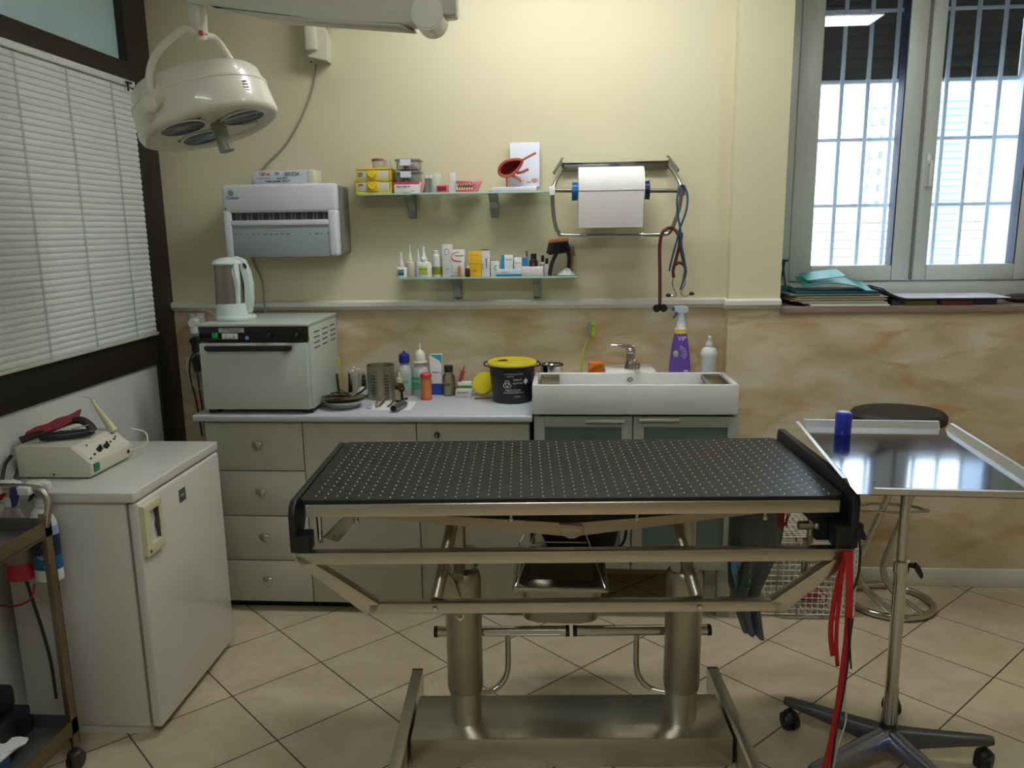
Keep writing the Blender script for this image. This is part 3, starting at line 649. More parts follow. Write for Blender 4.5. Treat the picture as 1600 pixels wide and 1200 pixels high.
def bottle(name, x, y, z, prof, m, label, cat='bottle', cap=None, capm=None, lab=None, labm=None, sx=1, sy=1, group=None, capname='cap'):
    t = thing(name, (x, y, z), label, cat, group)
    part('body', lathe_at(B(), x, y, z, prof, 28, sx, sy), m, t)
    if cap: part(capname, lathe_at(B(), x, y, z, cap, 22), capm, t)
    if lab: o = part('paper_label', lathe_at(B(), x, y, z, lab, 28, sx*1.012, sy*1.012), labm, t, ); 
    return t
TR = mat('translucent_bottle', (212, 216, 212), .25, 0, None, None, None, .35)
bottle('bottle', -.728, 3.515, ZT, [(.036, 0), (.038, .005), (.038, .105), (.028, .135), (.016, .143), (.016, .152)], TR, 'translucent bottle with a bright blue cap on the worktop', cap=[(.024, .150), (.0255, .154), (.0245, .185), (.018, .192), (.006, .195), (.005, .203), (.0001, .205)], capm=BLUE, lab=[(.0385, .03), (.0385, .09)], labm=mat('pale_green_label', (150, 184, 172), .6))
text('RIVEX', .018, face_y(-.728, 3.4755, ZT+.065), INKG, bpy.data.objects['bottle'])
bt = bottle('bottle', -.655, 3.515, ZT, [(.038, 0), (.040, .005), (.040, .10), (.034, .125), (.022, .140), (.022, .150)], TR, 'translucent bottle with a tall white pointed nozzle on the worktop', cap=[(.034, .150), (.034, .154), (.025, .157), (.025, .185), (.018, .202), (.005, .210), (.003, .238), (.0001, .239)], capm=mat('milky_white_plastic', (216, 218, 208), .35), lab=[(.0405, .03), (.0405, .088)], labm=mat('green_liquid_label', (84, 156, 122), .5))
text('ALCOOL', .014, face_y(-.655, 3.4735, ZT+.07), INKW, bt)
am = bottle('dropper_bottle', -.722, 3.36, ZT, [(.0205, 0), (.0215, .004), (.0215, .066), (.019, .078), (.009, .084), (.009, .09)], mat('amber_glass', (74, 36, 20), .12), 'amber glass dropper bottle with cream collar beside the steel pot', cap=[(.012, .086), (.0125, .088), (.0125, .108), (.006, .110), (.0045, .135), (.0001, .137)], capm=mat('cream_rubber', (206, 196, 140), .5), lab=[(.0218, .012), (.0218, .058)], labm=mat('aged_cream_label', (178, 170, 138), .7), capname='dropper')
t = thing('laboratory_burner', (-.705, 3.325, ZT), 'small black and brown laboratory burner in front of the amber bottle', 'burner')
b = B(); lathe_at(b, -.705, 3.325, ZT, [(.018, 0), (.018, .008), (.006, .014), (.0055, .05), (.009, .052), (.013, .058), (.016, .066), (.010, .072)], 20); b.cyl((-.705, 3.325, ZT+.02), (-.688, 3.325, ZT+.02), .004, n=8); b.bx(-.69, -.682, 3.315, 3.335, ZT+.012, ZT+.028, .002); part('burner', b, mat('dark_brown_metal', (46, 30, 24), .4, .5), t)
t = thing('pill_tube', (-.613, 3.415, ZT), 'orange plastic tube with a red cap on the worktop', 'tube')
part('tube', lathe_at(B(), -.613, 3.415, ZT+.004, [(.0245, 0), (.0245, .086), (.021, .088), (.021, .10)], 28), mat('orange_tube_plastic', (196, 122, 74), .35), t)
part('red_cap', lathe_at(B(), -.613, 3.415, ZT, [(.0245, .100), (.026, .103), (.026, .114), (.022, .118)], 28), mat('coral_red_cap', (218, 62, 56), .4), t)
part('red_foot', lathe_at(B(), -.613, 3.415, ZT, [(.026, 0), (.027, .003), (.026, .007)], 28), MATS['coral_red_cap'], t)

def carton(x, y, w, d, h, z, m, label, rot=0, cat='box', group=None, bev=.0006, name='carton'):
    t = thing(name, (x, y, z), label, cat, group, rotz=rad(rot) if rot else 1e-6)
    part('box', B().bx(-w/2, w/2, -d/2, d/2, 0, h, bev), m, t); return t
def stripe(t, x0, x1, z0, z1, yf, m, name='printed_band'):
    return part(name, B().bx(x0, x1, -yf-.0004, -yf+.001, z0, z1), m, t)
t = carton(-.583, 3.525, .055, .03, .186, ZT, PAPER, 'tall white carton with teal top and blue base behind the orange tube')
stripe(t, -.0276, .0276, 0, .052, .015, mat('royal_blue_print', (28, 70, 160), .5)); part('teal_print', B().prism([(-.0276, .187), (.0276, .187), (.0276, .14), (.018, .158), (0, .17)], 'y', -.0156, -.014), mat('teal_print', (40, 160, 172), .5), t)
text('Keten', .013, face_y(0, -.0158, .105), INK, t)
t = bottle('glass_jar', -.524, 3.505, ZT, [(.026, 0), (.030, .004), (.0305, .04), (.027, .085), (.018, .102), (.018, .112)], thin_glass('pale_clear_glass', (238, 240, 230)), 'clear glass bottle with a black screw cap next to the teal carton', cap=[(.019, .108), (.020, .110), (.020, .136), (.018, .138)], capm=BLACK)
part('liquid', lathe_at(B(), -.524, 3.505, ZT, [(.0001, .004), (.0275, .004), (.0285, .04), (.0275, .048), (.0001, .048)], 28), mat('cloudy_liquid', (206, 206, 184), .3, 0), t)
text('FISIO', .012, face_y(-.524, 3.474, ZT+.052), INK, t)
t = thing('syringe', (-.475, 3.52, ZT), 'thin magenta syringe leaning behind the small boxes', 'syringe')
b = B(); b.cyl((-.492, 3.51, ZT+.003), (-.462, 3.535, ZT+.105), .0075, n=14); b.cyl((-.462, 3.535, ZT+.105), (-.455, 3.541, ZT+.13), .003, n=8); b.cyl((-.463, 3.534, ZT+.102), (-.462, 3.535, ZT+.106), .012, n=14); part('barrel', b, mat('magenta_plastic', (168, 46, 92), .4), t)
t = carton(-.452, 3.525, .062, .04, .058, ZT, PAPER, 'small white carton with green band behind the front white box'); stripe(t, -.0312, .0312, .028, .044, .02, mat('mid_green_print', (82, 150, 70), .5))
t = carton(-.448, 3.46, .072, .045, .036, ZT, mat('white_grey_carton', (206, 204, 200), .6), 'flat low white box in front of the green banded carton', rot=-3); stripe(t, -.03, .02, .022, .027, .0225, mat('grey_print', (120, 120, 122), .6))
# yellow lid leaning on the bin
t = thing('yellow_lid', (-.365, 3.47, ZT), 'round yellow plastic lid leaning against the black bin', 'lid')
b = B(); M = Matrix.Translation((-.362, 3.485, ZT+.058)) @ Euler((rad(62), 0, rad(-25))).to_matrix().to_4x4()
b.lathe([(.054, -.008), (.056, -.004), (.056, .004), (.052, .008), (.0001, .009)], M, 36, 1, .95); part('lid', b, YEL, t)
t = thing('pencil', (-.36, 3.42, ZT), 'thin brown wooden stick lying under the yellow lid', 'stick')
b = B(); b.cyl((-.398, 3.415, ZT+.004), (-.315, 3.43, ZT+.004), .0032, n=8); part('stick', b, mat('brown_wood', (120, 84, 54), .6), t)
# clinical waste bin
x, y = -.226, 3.395
t = thing('sharps_bin', (x, y, ZT), 'black clinical waste bin with yellow lid and white warning print', 'bin')
b = B(); lathe_at(b, x, y, ZT, [(.0001, 0), (.082, 0), (.086, .004), (.0985, .135), (.0985, .162)], 48); body = part('bucket', b, mat('black_bucket_plastic', (24, 28, 30), .38), t)
b = B(); lathe_at(b, x, y, ZT, [(.100, .162), (.107, .163), (.109, .169), (.106, .176), (.098, .180), (.090, .178), (.0001, .181)], 48); lid = part('lid', b, YEL, t)
b = B(); lathe_at(b, x-.038, y-.015, ZT+.1788, [(.0001, .001), (.030, .001), (.034, .0035), (.036, .0035), (.036, .0)], 30); b.mi = 1; b.prism([(x-.060, y-.022), (x-.018, y-.026), (x-.030, y+.004)], 'z', ZT+.180, ZT+.1832); part('flap_opening', b, [YEL, DARK], lid)
for s in (-1, 1):
    b = B(); b.tube(spl([(x+s*.10, y, ZT+.150), (x+s*.122, y, ZT+.158), (x+s*.118, y, ZT+.172), (x+s*.105, y, ZT+.172)]), .003, 8); part('clip', b, BLACK, t)
b = B(); R = .0935
def bend(px, pz, off=.0): # wrap a point on the bucket wall
    rr_ = .086+(.0125)*(pz/.135)+.0006+off; a = px/rr_ - .12
    return Vector((x+rr_*sin(a), y-rr_*cos(a), ZT+pz))
cx, cz = -.005, .088
for k in range(3):
    a0 = rad(90+120*k); ox, oz = cx+.0085*cos(a0), cz+.0085*sin(a0)
    b.tube([bend(ox+.0095*cos(a0+u), oz+.0095*sin(a0+u)) for u in [rad(-145+290*i/14) for i in range(15)]], .0013, 5)
b.tube([bend(cx+.008*cos(u), cz+.008*sin(u)) for u in [2*pi*i/14 for i in range(14)]], .0009, 5, True)
part('biohazard_mark', b, INKW, body)
def wraptext(s, size, px, pz, nm='lettering', m=INKW):
    o = text(s, size, Matrix.Identity(4), m, body, nm); me = o.data
    me.transform(Matrix.Translation(ORI[body.name]))
    for v in me.vertices:
        q = bend(v.co.x+px, v.co.y+pz, v.co.z); v.co = q-ORI[body.name]
wraptext('CONTENITORE RIFIUTI', .008, .025, .133); wraptext('SANITARI', .007, .01, .123); wraptext('RIFIUTI', .0125, .042, .108); wraptext('SANITARI', .0105, .042, .093)
wraptext('PERICOLOSI', .0125, .020, .062); wraptext('A RISCHIO INFETTIVO', .009, .022, .051); wraptext('UN 3291', .007, .038, .034)
b = B(); c = [bend(.080, .115), bend(.092, .100), bend(.080, .085), bend(.068, .100)]
b._add(c, [(0, 1, 2, 3)]); b._add([q+Vector((.0002, .001, 0)) for q in c], [(3, 2, 1, 0)]); part('diamond_mark', b, INKW, body)

# paper with tools
t = thing('paper_sheet', (-.755, 3.22, ZT), 'white paper sheet under the small tools at the worktop edge', 'paper')
b = B(); b.prism([(-.855, 3.195), (-.645, 3.19), (-.645, 3.36), (-.80, 3.37)], 'z', ZT+.0003, ZT+.0014); part('sheet', b, PAPER, t)
for (x0, y0, x1, y1, lab, r) in ((-.815, 3.37, -.80, 3.23, 'thin steel probe lying on the white sheet, leftmost', .0022), (-.79, 3.39, -.795, 3.25, 'steel tweezers lying on the white sheet near the pot', .003), (-.745, 3.36, -.755, 3.24, 'short steel clamp beside the torch on the white sheet', .0028)):
    t = thing('steel_tool', (x0, y0, ZT), lab, 'tool')
    b = B(); b.tube([(x0-.004, y0, ZT+.022), (x0, (y0+y1)/2, ZT+.010), (x1, y1, ZT+.004)], r, 8, rs=[r*.6, r*1.1, r*.7]); b.tube([(x0+.004, y0, ZT+.022), (x0+.006, (y0+y1)/2, ZT+.010), (x1+.006, y1, ZT+.004)], r*.8, 8); part('shaft', b, STEELD, t)
t = thing('glass_stopper', (-.825, 3.215, ZT), 'clear glass bubble piece on the left corner of the sheet', 'glass piece')
b = B(); b.ball((-.825, 3.212, ZT+.009), .009, (1.3, 1, .8)); b.cyl((-.825, 3.212, ZT+.012), (-.815, 3.212, ZT+.024), .002, n=8); part('glass', b, mat('milky_glass', (176, 184, 196), .2), t)
t = thing('penlight', (-.71, 3.22, ZT), 'silver grey torch with black open end pointing at the viewer', 'torch')
b = B(); p0 = Vector((-.706, 3.148, ZT+.017)); p1 = Vector((-.682, 3.25, ZT+.017)); b.cyl(p0, p1, .0155, .0155, 24); b.cyl(p0+(p1-p0)*.3, p0+(p1-p0)*.36, .0162, n=24); part('barrel', b, mat('grey_metal_torch', (126, 130, 134), .3, .9), t)
b = B(); d = (p1-p0).normalized(); b.cyl(p0-d*.001, p0+d*.004, .0115, n=20); part('lens', b, mat('dark_green_lens', (20, 28, 26), .2), t)
b = B(); b.cyl(p1, p1+d*.02, .016, .012, 20); part('white_head', b, WHITE, t)

# ------------------------------------------------------------------ wall shelves
def shelf(x0, x1, z, y0, label, brs):
    t = thing('glass_shelf', ((x0+x1)/2, YW, z), label, 'shelf', 'green glass wall shelves')
    m = thin_glass('shelf_glass', (226, 240, 232))
    pz = part('pane', B().bx(x0, x1, y0+.002, YW-.004, z-.008, z), m, t); part('polished_edge', B().bx(x0, x1, y0, y0+.002, z-.008, z, .0005), mat('pale_green_glass_edge', (176, 206, 190), .15), pz)
    for bxc in brs:
        b = B(); b.prism([(YW, z-.008), (y0+.02, z-.008), (y0+.022, z-.016), (YW-.055, z-.040), (YW-.030, z-.065), (YW-.018, z-.100), (YW, z-.108)], 'x', bxc-.017, bxc+.017, .004)
        b.bx(bxc-.017, bxc+.017, y0+.02, y0+.05, z-.012, z+.004, .002); part('bracket', b, ALU, t)
    return t
ZS1, ZS2 = 1.795, 1.436
shelf(-.885, -.062, ZS1, 3.42, 'upper green glass wall shelf holding the yellow drawers', (-.672, -.305))
shelf(-.735, .058, ZS2, 3.42, 'lower green glass wall shelf holding bottles and medicine boxes', (-.477, -.118))
# yellow mini drawers
t = thing('mini_drawer_unit', (-.815, 3.495, ZS1), 'yellow plastic two drawer box at the left end of the upper shelf', 'drawer box')
x0, x1 = -.893, -.740; yf = 3.445
YD = mat('mustard_yellow_plastic', (226, 196, 44), .4)
b = B(); b.bx(x0, x1, yf, 3.55, ZS1, ZS1+.008, .002); b.bx(x0, x1, yf, 3.55, ZS1+.100, ZS1+.107, .002); b.bx(x0, x0+.005, yf, 3.55, ZS1, ZS1+.105); b.bx(x1-.005, x1, yf, 3.55, ZS1, ZS1+.105); b.bx(x0, x1, yf, 3.55, ZS1+.051, ZS1+.056); b.bx(x0, x1, 3.545, 3.55, ZS1, ZS1+.105)
part('frame', b, YD, t)
for z in (ZS1+.009, ZS1+.057):
    d = part('drawer', B().bx(x0+.006, x1-.006, yf+.002, 3.54, z, z+.041, .001), mat('milky_clear_plastic', (208, 204, 176), .3), t)
    b = B(); b.bx(-.843, -.797, yf-.003, yf+.004, z, z+.041, .001); b.tube([(-.838+.036*i/10, yf-.007, z+.026-.016*sin(pi*i/10)) for i in range(11)], .003, 6); part('handle', b, YD, d)
    b = B(); b.bx(-.882, -.862, yf-.0002, yf+.002, z+.026, z+.032); b.bx(-.882, -.864, yf-.0002, yf+.002, z+.016, z+.020) if z > ZS1+.05 else None; part('marking', b, mat('brown_marking', (120, 96, 50), .6), d)
CLR = mat('hazy_clear_plastic', (222, 222, 222), .15, 0, None, None, None, .75)
t = thing('specimen_jar', (-.803, 3.49, ZS1+.107), 'small clear jar with maroon lid on the yellow drawers', 'jar')
part('jar', lathe_at(B(), -.803, 3.49, ZS1+.107, [(.020, 0), (.023, .004), (.025, .03), (.023, .033)], 20), CLR, t); part('lid', lathe_at(B(), -.803, 3.49, ZS1+.107, [(.026, .031), (.026, .040), (.023, .042)], 20), mat('dusty_maroon', (130, 90, 96), .5), t)
t = thing('specimen_jar', (-.765, 3.50, ZS1+.107), 'tiny clear vial behind the maroon lidded jar', 'jar')
part('jar', lathe_at(B(), -.763, 3.50, ZS1+.107, [(.014, 0), (.016, .02), (.014, .03), (.012, .035)], 16), CLR, t)
for z, lab in ((ZS1+.048, 'clear lidded box with white label, lower one on the pink striped carton'), (ZS1+.098, 'clear lidded box with white label, topmost of the stack')):
    t = thing('clear_box', (-.668, 3.5, z), lab, 'box')
    b = B(); b.bx(-.716, -.622, 3.455, 3.545, z, z+.036, .006); part('tub', b, CLR, t)
    b = B(); b.bx(-.722, -.616, 3.45, 3.55, z+.036, z+.046, .003); part('lid', b, mat('grey_mauve_clear_lid', (196, 188, 190), .2, 0, None, None, None, .6), t)
    b = B(); b.bx(-.698, -.652, 3.446, 3.449, z+.018, z+.043); part('paper_label', b, mat('bluish_white_label', (222, 222, 238), .6), t)
    b = B()
    for k in range(9): b.ball((random.uniform(-.70, -.64), random.uniform(3.47, 3.53), z+random.uniform(.008, .02)), .007, n=8)
    part('contents', b, mat('grey_red_contents', (140, 118, 118), .6), t)
t = carton(-.673, 3.495, .11, .09, .047, ZS1, PAPER, 'white carton with a pink red top stripe under the clear boxes'); stripe(t, -.0552, .0552, .037, .0472, .045, mat('pink_red_print', (216, 66, 96), .5)); text('PINK TABS 500', .009, face_y(-.015, -.0455, .027), INK, t); text('forte', .007, face_y(.025, -.0455, .010), INK, t)
t = thing('blister_pack', (-.61, 3.48, ZS1), 'small dull pink packet leaning beside the pink striped carton', 'packet'); part('packet', B().cb((-.609, 3.49, ZS1+.022), (.016, .05, .042), .003, (0, rad(18), 0)), mat('dull_pink_packet', (190, 140, 136), .6), t)
t = thing('vial_pack', (-.582, 3.48, ZS1), 'pair of small grey vials with pale caps on the upper shelf', 'vials')
b = B()
for x in (-.590, -.574): lathe_at(b, x, 3.47, ZS1, [(.0075, 0), (.0075, .062)], 14)
part('vial', b, mat('grey_silver_vial', (140, 148, 146), .3, .4), t)
b = B()
for x in (-.590, -.574): lathe_at(b, x, 3.47, ZS1+.062, [(.0085, 0), (.0085, .014)], 14)
part('cap', b, WHITE, t)
t = carton(-.549, 3.50, .025, .05, .084, ZS1, mat('pale_green_white_carton', (206, 214, 200), .6), 'narrow white carton right of the grey vials', rot=-8)
t = thing('compact_case', (-.520, 3.47, ZS1), 'tiny crimson and pink open case on the upper shelf', 'case')
b = B(); b.bx(-.545, -.497, 3.45, 3.49, ZS1, ZS1+.032, .003); part('shell', b, mat('pink_plastic', (214, 110, 132), .4), t); part('inside', B().bx(-.540, -.502, 3.448, 3.451, ZS1+.008, ZS1+.026), mat('crimson_inside', (136, 24, 50), .5), t)
t = carton(-.478, 3.49, .024, .05, .083, ZS1, mat('bluish_white_carton', (210, 214, 216), .6), 'slim white upright carton beside the pink teeth model', rot=6)
# dental jaw model
t = thing('jaw_model', (-.405, 3.49, ZS1), 'pink animal jaw teaching model with teeth on the upper shelf', 'teeth model')
PK = mat('pink_gum_resin', (208, 92, 112), .35)
b = B(); b.prism([(-.462, ZS1), (-.375, ZS1), (-.355, ZS1+.048), (-.462, ZS1+.050)], 'y', 3.50, 3.53, .002); part('back_plate', b, mat('clear_pink_plate', (214, 120, 140), .3), t)
b = B(); b.prism([(-.462, ZS1), (-.385, ZS1), (-.382, ZS1+.010), (-.42, ZS1+.017), (-.462, ZS1+.014)], 'y', 3.455, 3.51, .004); part('lower_jaw', b, PK, t)
b = B(); b.prism([(-.460, ZS1+.050), (-.39, ZS1+.047), (-.384, ZS1+.036), (-.40, ZS1+.030), (-.44, ZS1+.034), (-.462, ZS1+.040)], 'y', 3.455, 3.51, .004); part('upper_jaw', b, PK, t)
b = B()
for k in range(7):
    x = -.456+k*.0105; b.cyl((x, 3.458, ZS1+.012), (x, 3.457, ZS1+.024-.0004*k), .0045, .002, 8); b.cyl((x+.004, 3.458, ZS1+.038), (x+.004, 3.457, ZS1+.027), .0045, .002, 8)
part('teeth', b, mat('ivory_teeth', (228, 214, 176), .35), t)
# brochure stand with bowl-like anatomical model
t = thing('display_card', (-.175, 3.51, ZS1), 'white information card standing on its flat base on the shelf', 'card')
b = B(); b.cb((-.168, 3.535, ZS1+.115), (.128, .010, .19), .001, (rad(-7), 0, 0)); bc = part('card', b, mat('bluish_white_card', (214, 220, 232), .6), t)
b = B(); b.prism([(-.300, 3.43), (-.115, 3.43), (-.115, 3.53), (-.285, 3.53)], 'z', ZS1, ZS1+.018, .002); part('base', b, mat('white_base', (226, 228, 236), .5), t)
M = Matrix.Translation((0, 3.538, ZS1+.115)) @ Matrix.Rotation(rad(-7), 4, 'X') @ Matrix.Translation((0, -.0058, 0)) @ Matrix.Rotation(pi/2, 4, 'X')
text('Apparato urogenitale', .0075, Matrix.Translation((-.165, 0, 0)) @ M @ Matrix.Translation((0, .078, 0)), INK, bc); text('del cane', .007, Matrix.Translation((-.165, 0, 0)) @ M @ Matrix.Translation((0, .066, 0)), INK, bc)
b = B(); b.ball((-.125, 3.523, ZS1+.045), .011, (1.5, .3, 1.3)); b.ball((-.150, 3.522, ZS1+.040), .006, (2.4, .3, .8)); part('printed_figure', b, mat('printed_flesh', (190, 146, 124), .6), bc)
t = thing('anatomical_model', (-.215, 3.47, ZS1+.02), 'red brown scoop shaped anatomical model fixed in front of the card', 'anatomical model')
RB = mat('red_brown_resin', (176, 84, 68), .4)
b = B(); ax = Vector((.80, .0, .42)).normalized(); side = Vector((0, 1, 0)); nrm = -ax.cross(side)
c0 = Vector((-.232, 3.465, ZS1+.098)); ringp = []
for i in range(28):
    a = 2*pi*i/28; L = .062 if cos(a) > 0 else .046
    ringp.append(c0+ax*(L*cos(a))+nrm*(.030*sin(a)*(1-.35*max(0, cos(a))))*-1+side*(-.008*sin(a)))
b.tube(ringp, .0065, 8, True)
part('rim', b, RB, t)
b = B(); vs = [p for p in ringp]; m = 28; lay = [(1, 0), (.86, .022), (.55, .034), (.02, .038)]
allv = []; fs = []
for s_, dp in lay:
    for p in ringp: allv.append(c0+(p-c0)*s_+Vector((.004, dp, -dp*.35)))
for i in range(3):
    for k in range(m): fs.append((i*m+k, i*m+(k+1) % m, (i+1)*m+(k+1) % m, (i+1)*m+k))
b._add(allv, fs, True); part('bowl', b, mat('dark_red_resin', (140, 44, 38), .4), t)
b = B(); b.tube(spl([c0+ax*.055, c0+ax*.085+Vector((0, 0, .002)), c0+ax*.13]), .005, 8, rs=None); b.tube(spl([c0+Vector((.030, .02, -.020)), c0+Vector((.055, .02, -.016)), c0+Vector((.082, .02, -.004))]), .006, 8, rs=None)
b.tube(spl([c0+Vector((.01, .015, -.03)), c0+Vector((.035, .02, -.040)), c0+Vector((.052, .02, -.056))]), .006, 8); b.cyl(c0+Vector((-.012, .015, -.036)), (-.242, 3.485, ZS1+.018), .004, n=8)
part('ducts', b, RB, t)

# lower shelf: squeeze bottles
SQW = mat('glossy_white_bottle', (226, 228, 226), .3)
def squeeze(x, y, r, hb, ht, label, m=SQW, sy=.75, lm=None, ltxt=None, lcol=INK, ls=.012, nz=.45):
    cap = [(r*.42, hb), (r*.44, hb+.012), (r*.34, hb+.016), (r*.20, hb+(ht-hb)*.55), (r*.17, ht-.002), (.0001, ht)]
    t = bottle('squeeze_bottle', x, y, ZS2, [(r*.95, 0), (r, .004), (r, hb*.78), (r*.92, hb*.9), (r*.5, hb*.98), (r*.42, hb)], m, label, cap=cap, capm=WHITE, sy=sy, capname='nozzle')
    if lm: part('paper_label', B().bx(x-r*.55, x+r*.55, y-r*sy-.0012, y-r*sy*.8, ZS2+hb*.18, ZS2+hb*.72, .001), lm, t)
    if ltxt: text(ltxt, ls, face_y(x, y-r*sy-.0016, ZS2+hb*.5), lcol, t)
    return t
squeeze(-.713, 3.465, .024, .046, .108, 'small white squeeze bottle with teal print at shelf left end', lm=mat('dark_teal_label', (36, 96, 112), .5), ltxt='OTO', lcol=INKW)
squeeze(-.685, 3.525, .023, .068, .142, 'white squeeze bottle with long nozzle behind the leftmost small one', m=mat('cream_floral_bottle', (206, 196, 176), .4, 0, (60, .3)))
squeeze(-.648, 3.525, .018, .075, .122, 'slim grey translucent bottle between two squeeze bottles', m=mat('grey_translucent_bottle', (178, 170, 172), .3))
squeeze(-.613, 3.465, .034, .068, .134, 'large white squeeze bottle with lime green label', sy=.6, lm=mat('lime_green_label', (186, 206, 92), .5), ltxt='VETOX', lcol=mat('olive_print', (84, 104, 40), .6), ls=.012)
t = bottle('medicine_bottle', -.562, 3.505, ZS2, [(.021, 0), (.0215, .004), (.0215, .085), (.018, .094), (.012, .098)], mat('pale_bottle', (206, 208, 200), .4), 'white bottle with olive green patterned foot next to tall cartons', cap=[(.0145, .096), (.0145, .112), (.012, .114)], capm=WHITE, lab=[(.0217, .008), (.0217, .042)], labm=mat('olive_pattern', (130, 136, 52), .6, 0, (90, .5)))
# cartons
t = carton(-.512, 3.50, .042, .042, .140, ZS2, mat('greyish_white_carton', (208, 208, 206), .6), 'tallest pale grey carton with faint ring print on lower shelf')
b = B(); b.tube([(.010*cos(a), -.0214, .108+.013*sin(a)) for a in [2*pi*k/20 for k in range(20)]], .0012, 5, True); part('ring_print', b, mat('faint_green_print', (150, 176, 156), .6), t); text('100 ml', .006, face_y(0, -.0214, .032), INK, t)
t = carton(-.463, 3.50, .055, .042, .116, ZS2, PAPER, 'white carton with a red oval swoosh on lower shelf')
b = B(); b.tube([(.033*cos(a)+.004, -.0213, .086+.020*sin(a)) for a in [rad(85+200*k/20) for k in range(21)]], .0018, 5, rs=[.0008+.0022*(k/20) for k in range(21)]); part('swoosh_print', b, mat('crimson_print', (200, 50, 78), .5), t)
text('Metronil', .0105, face_y(.004, -.0216, .090), INK, t); text('250 ml', .006, face_y(-.012, -.0216, .016), INKB, t)
bottle('vial', -.456, 3.455, ZS2, [(.007, 0), (.0075, .002), (.0075, .040), (.005, .045)], mat('amber_tan_plastic', (186, 128, 60), .3), 'tiny tan capsule tube before the red oval carton', 'vial')
bottle('vial', -.420, 3.457, ZS2, [(.0105, 0), (.0115, .003), (.0115, .028), (.006, .038)], mat('dark_amber_bottle', (82, 34, 24), .15), 'tiny dark brown bottle with white cap before the yellow carton', 'vial', cap=[(.007, .036), (.0075, .038), (.0075, .048)], capm=WHITE)
t = carton(-.389, 3.50, .055, .042, .108, ZS2, mat('amber_yellow_carton', (230, 180, 30), .55), 'bright amber yellow medicine carton on lower shelf'); text('SYNULOX', .0085, face_y(0, -.0214, .090), mat('orange_print', (196, 120, 20), .6), t); text('orale', .009, face_y(0, -.0214, .024), mat('brown_print', (128, 72, 16), .6), t); part('orange_line', B().bx(-.022, .022, -.0214, -.02, .052, .0545), MATS['orange_print'], t)
t = carton(-.342, 3.50, .036, .042, .115, ZS2, mat('cool_white_carton', (214, 218, 216), .6), 'narrow white carton with black edge and vertical lettering'); stripe(t, -.0183, .0183, .112, .1155, .021, INKB); text('Canaural', .012, face_y(.003, -.0215, .055, pi/2), INKB, t)
b = B(); b.tube([(-.006+.009*cos(a), -.0214, .042+.012*sin(a)) for a in [rad(110+150*k/10) for k in range(11)]], .0012, 5); part('arc_print', b, INKG, t)
t = carton(-.301, 3.50, .036, .045, .069, ZS2, MATS['cool_white_carton'], 'short white carton with dark curl mark on lower shelf'); b = B(); b.tube([(.006+.007*cos(a), -.0228, .036+.009*sin(a)) for a in [rad(60+230*k/12) for k in range(13)]], .0016, 5); part('curl_print', b, INKG, t); stripe(t, -.0183, .0183, .067, .0695, .0225, INKB)
t = carton(-.249, 3.53, .052, .045, .090, ZS2, MATS['cool_white_carton'], 'white carton with blue left side standing behind the flat box'); stripe(t, -.0262, -.012, 0, .0902, .0225, mat('sky_blue_print', (40, 140, 190), .5)); text('Stomorgyl', .007, face_y(.007, -.0229, .070), INK, t)
t = carton(-.188, 3.53, .060, .045, .078, ZS2, PAPER, 'white carton with bright blue corner left of the brown bottle'); stripe(t, .004, .0302, .040, .0782, .0225, mat('bright_blue_print', (40, 130, 200), .5)); text('Clavaseptin', .006, face_y(-.013, -.0229, .055), INK, t)
t = carton(-.236, 3.455, .112, .04, .030, ZS2, mat('pale_blue_carton', (196, 216, 226), .6), 'flat pale blue box lying in front on lower shelf'); stripe(t, -.0562, .0562, 0, .010, .02, mat('mid_blue_print', (50, 120, 164), .5)); text('Rimadyl', .008, face_y(-.02, -.0205, .019), INK, t)
bottle('medicine_bottle', -.132, 3.51, ZS2, [(.019, 0), (.0195, .003), (.0195, .06), (.010, .074)], mat('dark_brown_glass', (50, 36, 26), .12), 'dark brown glass bottle with black cap behind the white box', cap=[(.0125, .072), (.0128, .074), (.0128, .094)], capm=BLACK)
t = carton(-.135, 3.448, .092, .035, .040, ZS2, mat('crumpled_white_carton', (222, 214, 214), .65, 0, (30, .06), (60, .5)), 'open crumpled white box in front of the brown bottle', bev=.003)
bottle('medicine_bottle', -.092, 3.51, ZS2, [(.013, 0), (.0135, .003), (.0135, .05), (.006, .058)], mat('misty_grey_plastic', (170, 172, 170), .3), 'small grey bottle with tall black cap near the brush', cap=[(.0065, .057), (.0065, .086)], capm=BLACK)
bottle('medicine_bottle', -.074, 3.49, ZS2, [(.012, 0), (.0125, .003), (.0125, .042), (.006, .05)], MATS['misty_grey_plastic'], 'smallest grey bottle with short black cap near the brush', cap=[(.0065, .05), (.0065, .074)], capm=BLACK)
t = thing('wooden_stick', (-.165, 3.55, ZS2), 'thin green handled tool standing behind the brown bottle', 'tool'); b = B(); b.cyl((-.160, 3.55, ZS2), (-.165, 3.555, ZS2+.105), .004, n=8); part('stick', b, mat('olive_stick', (96, 100, 70), .5), t)
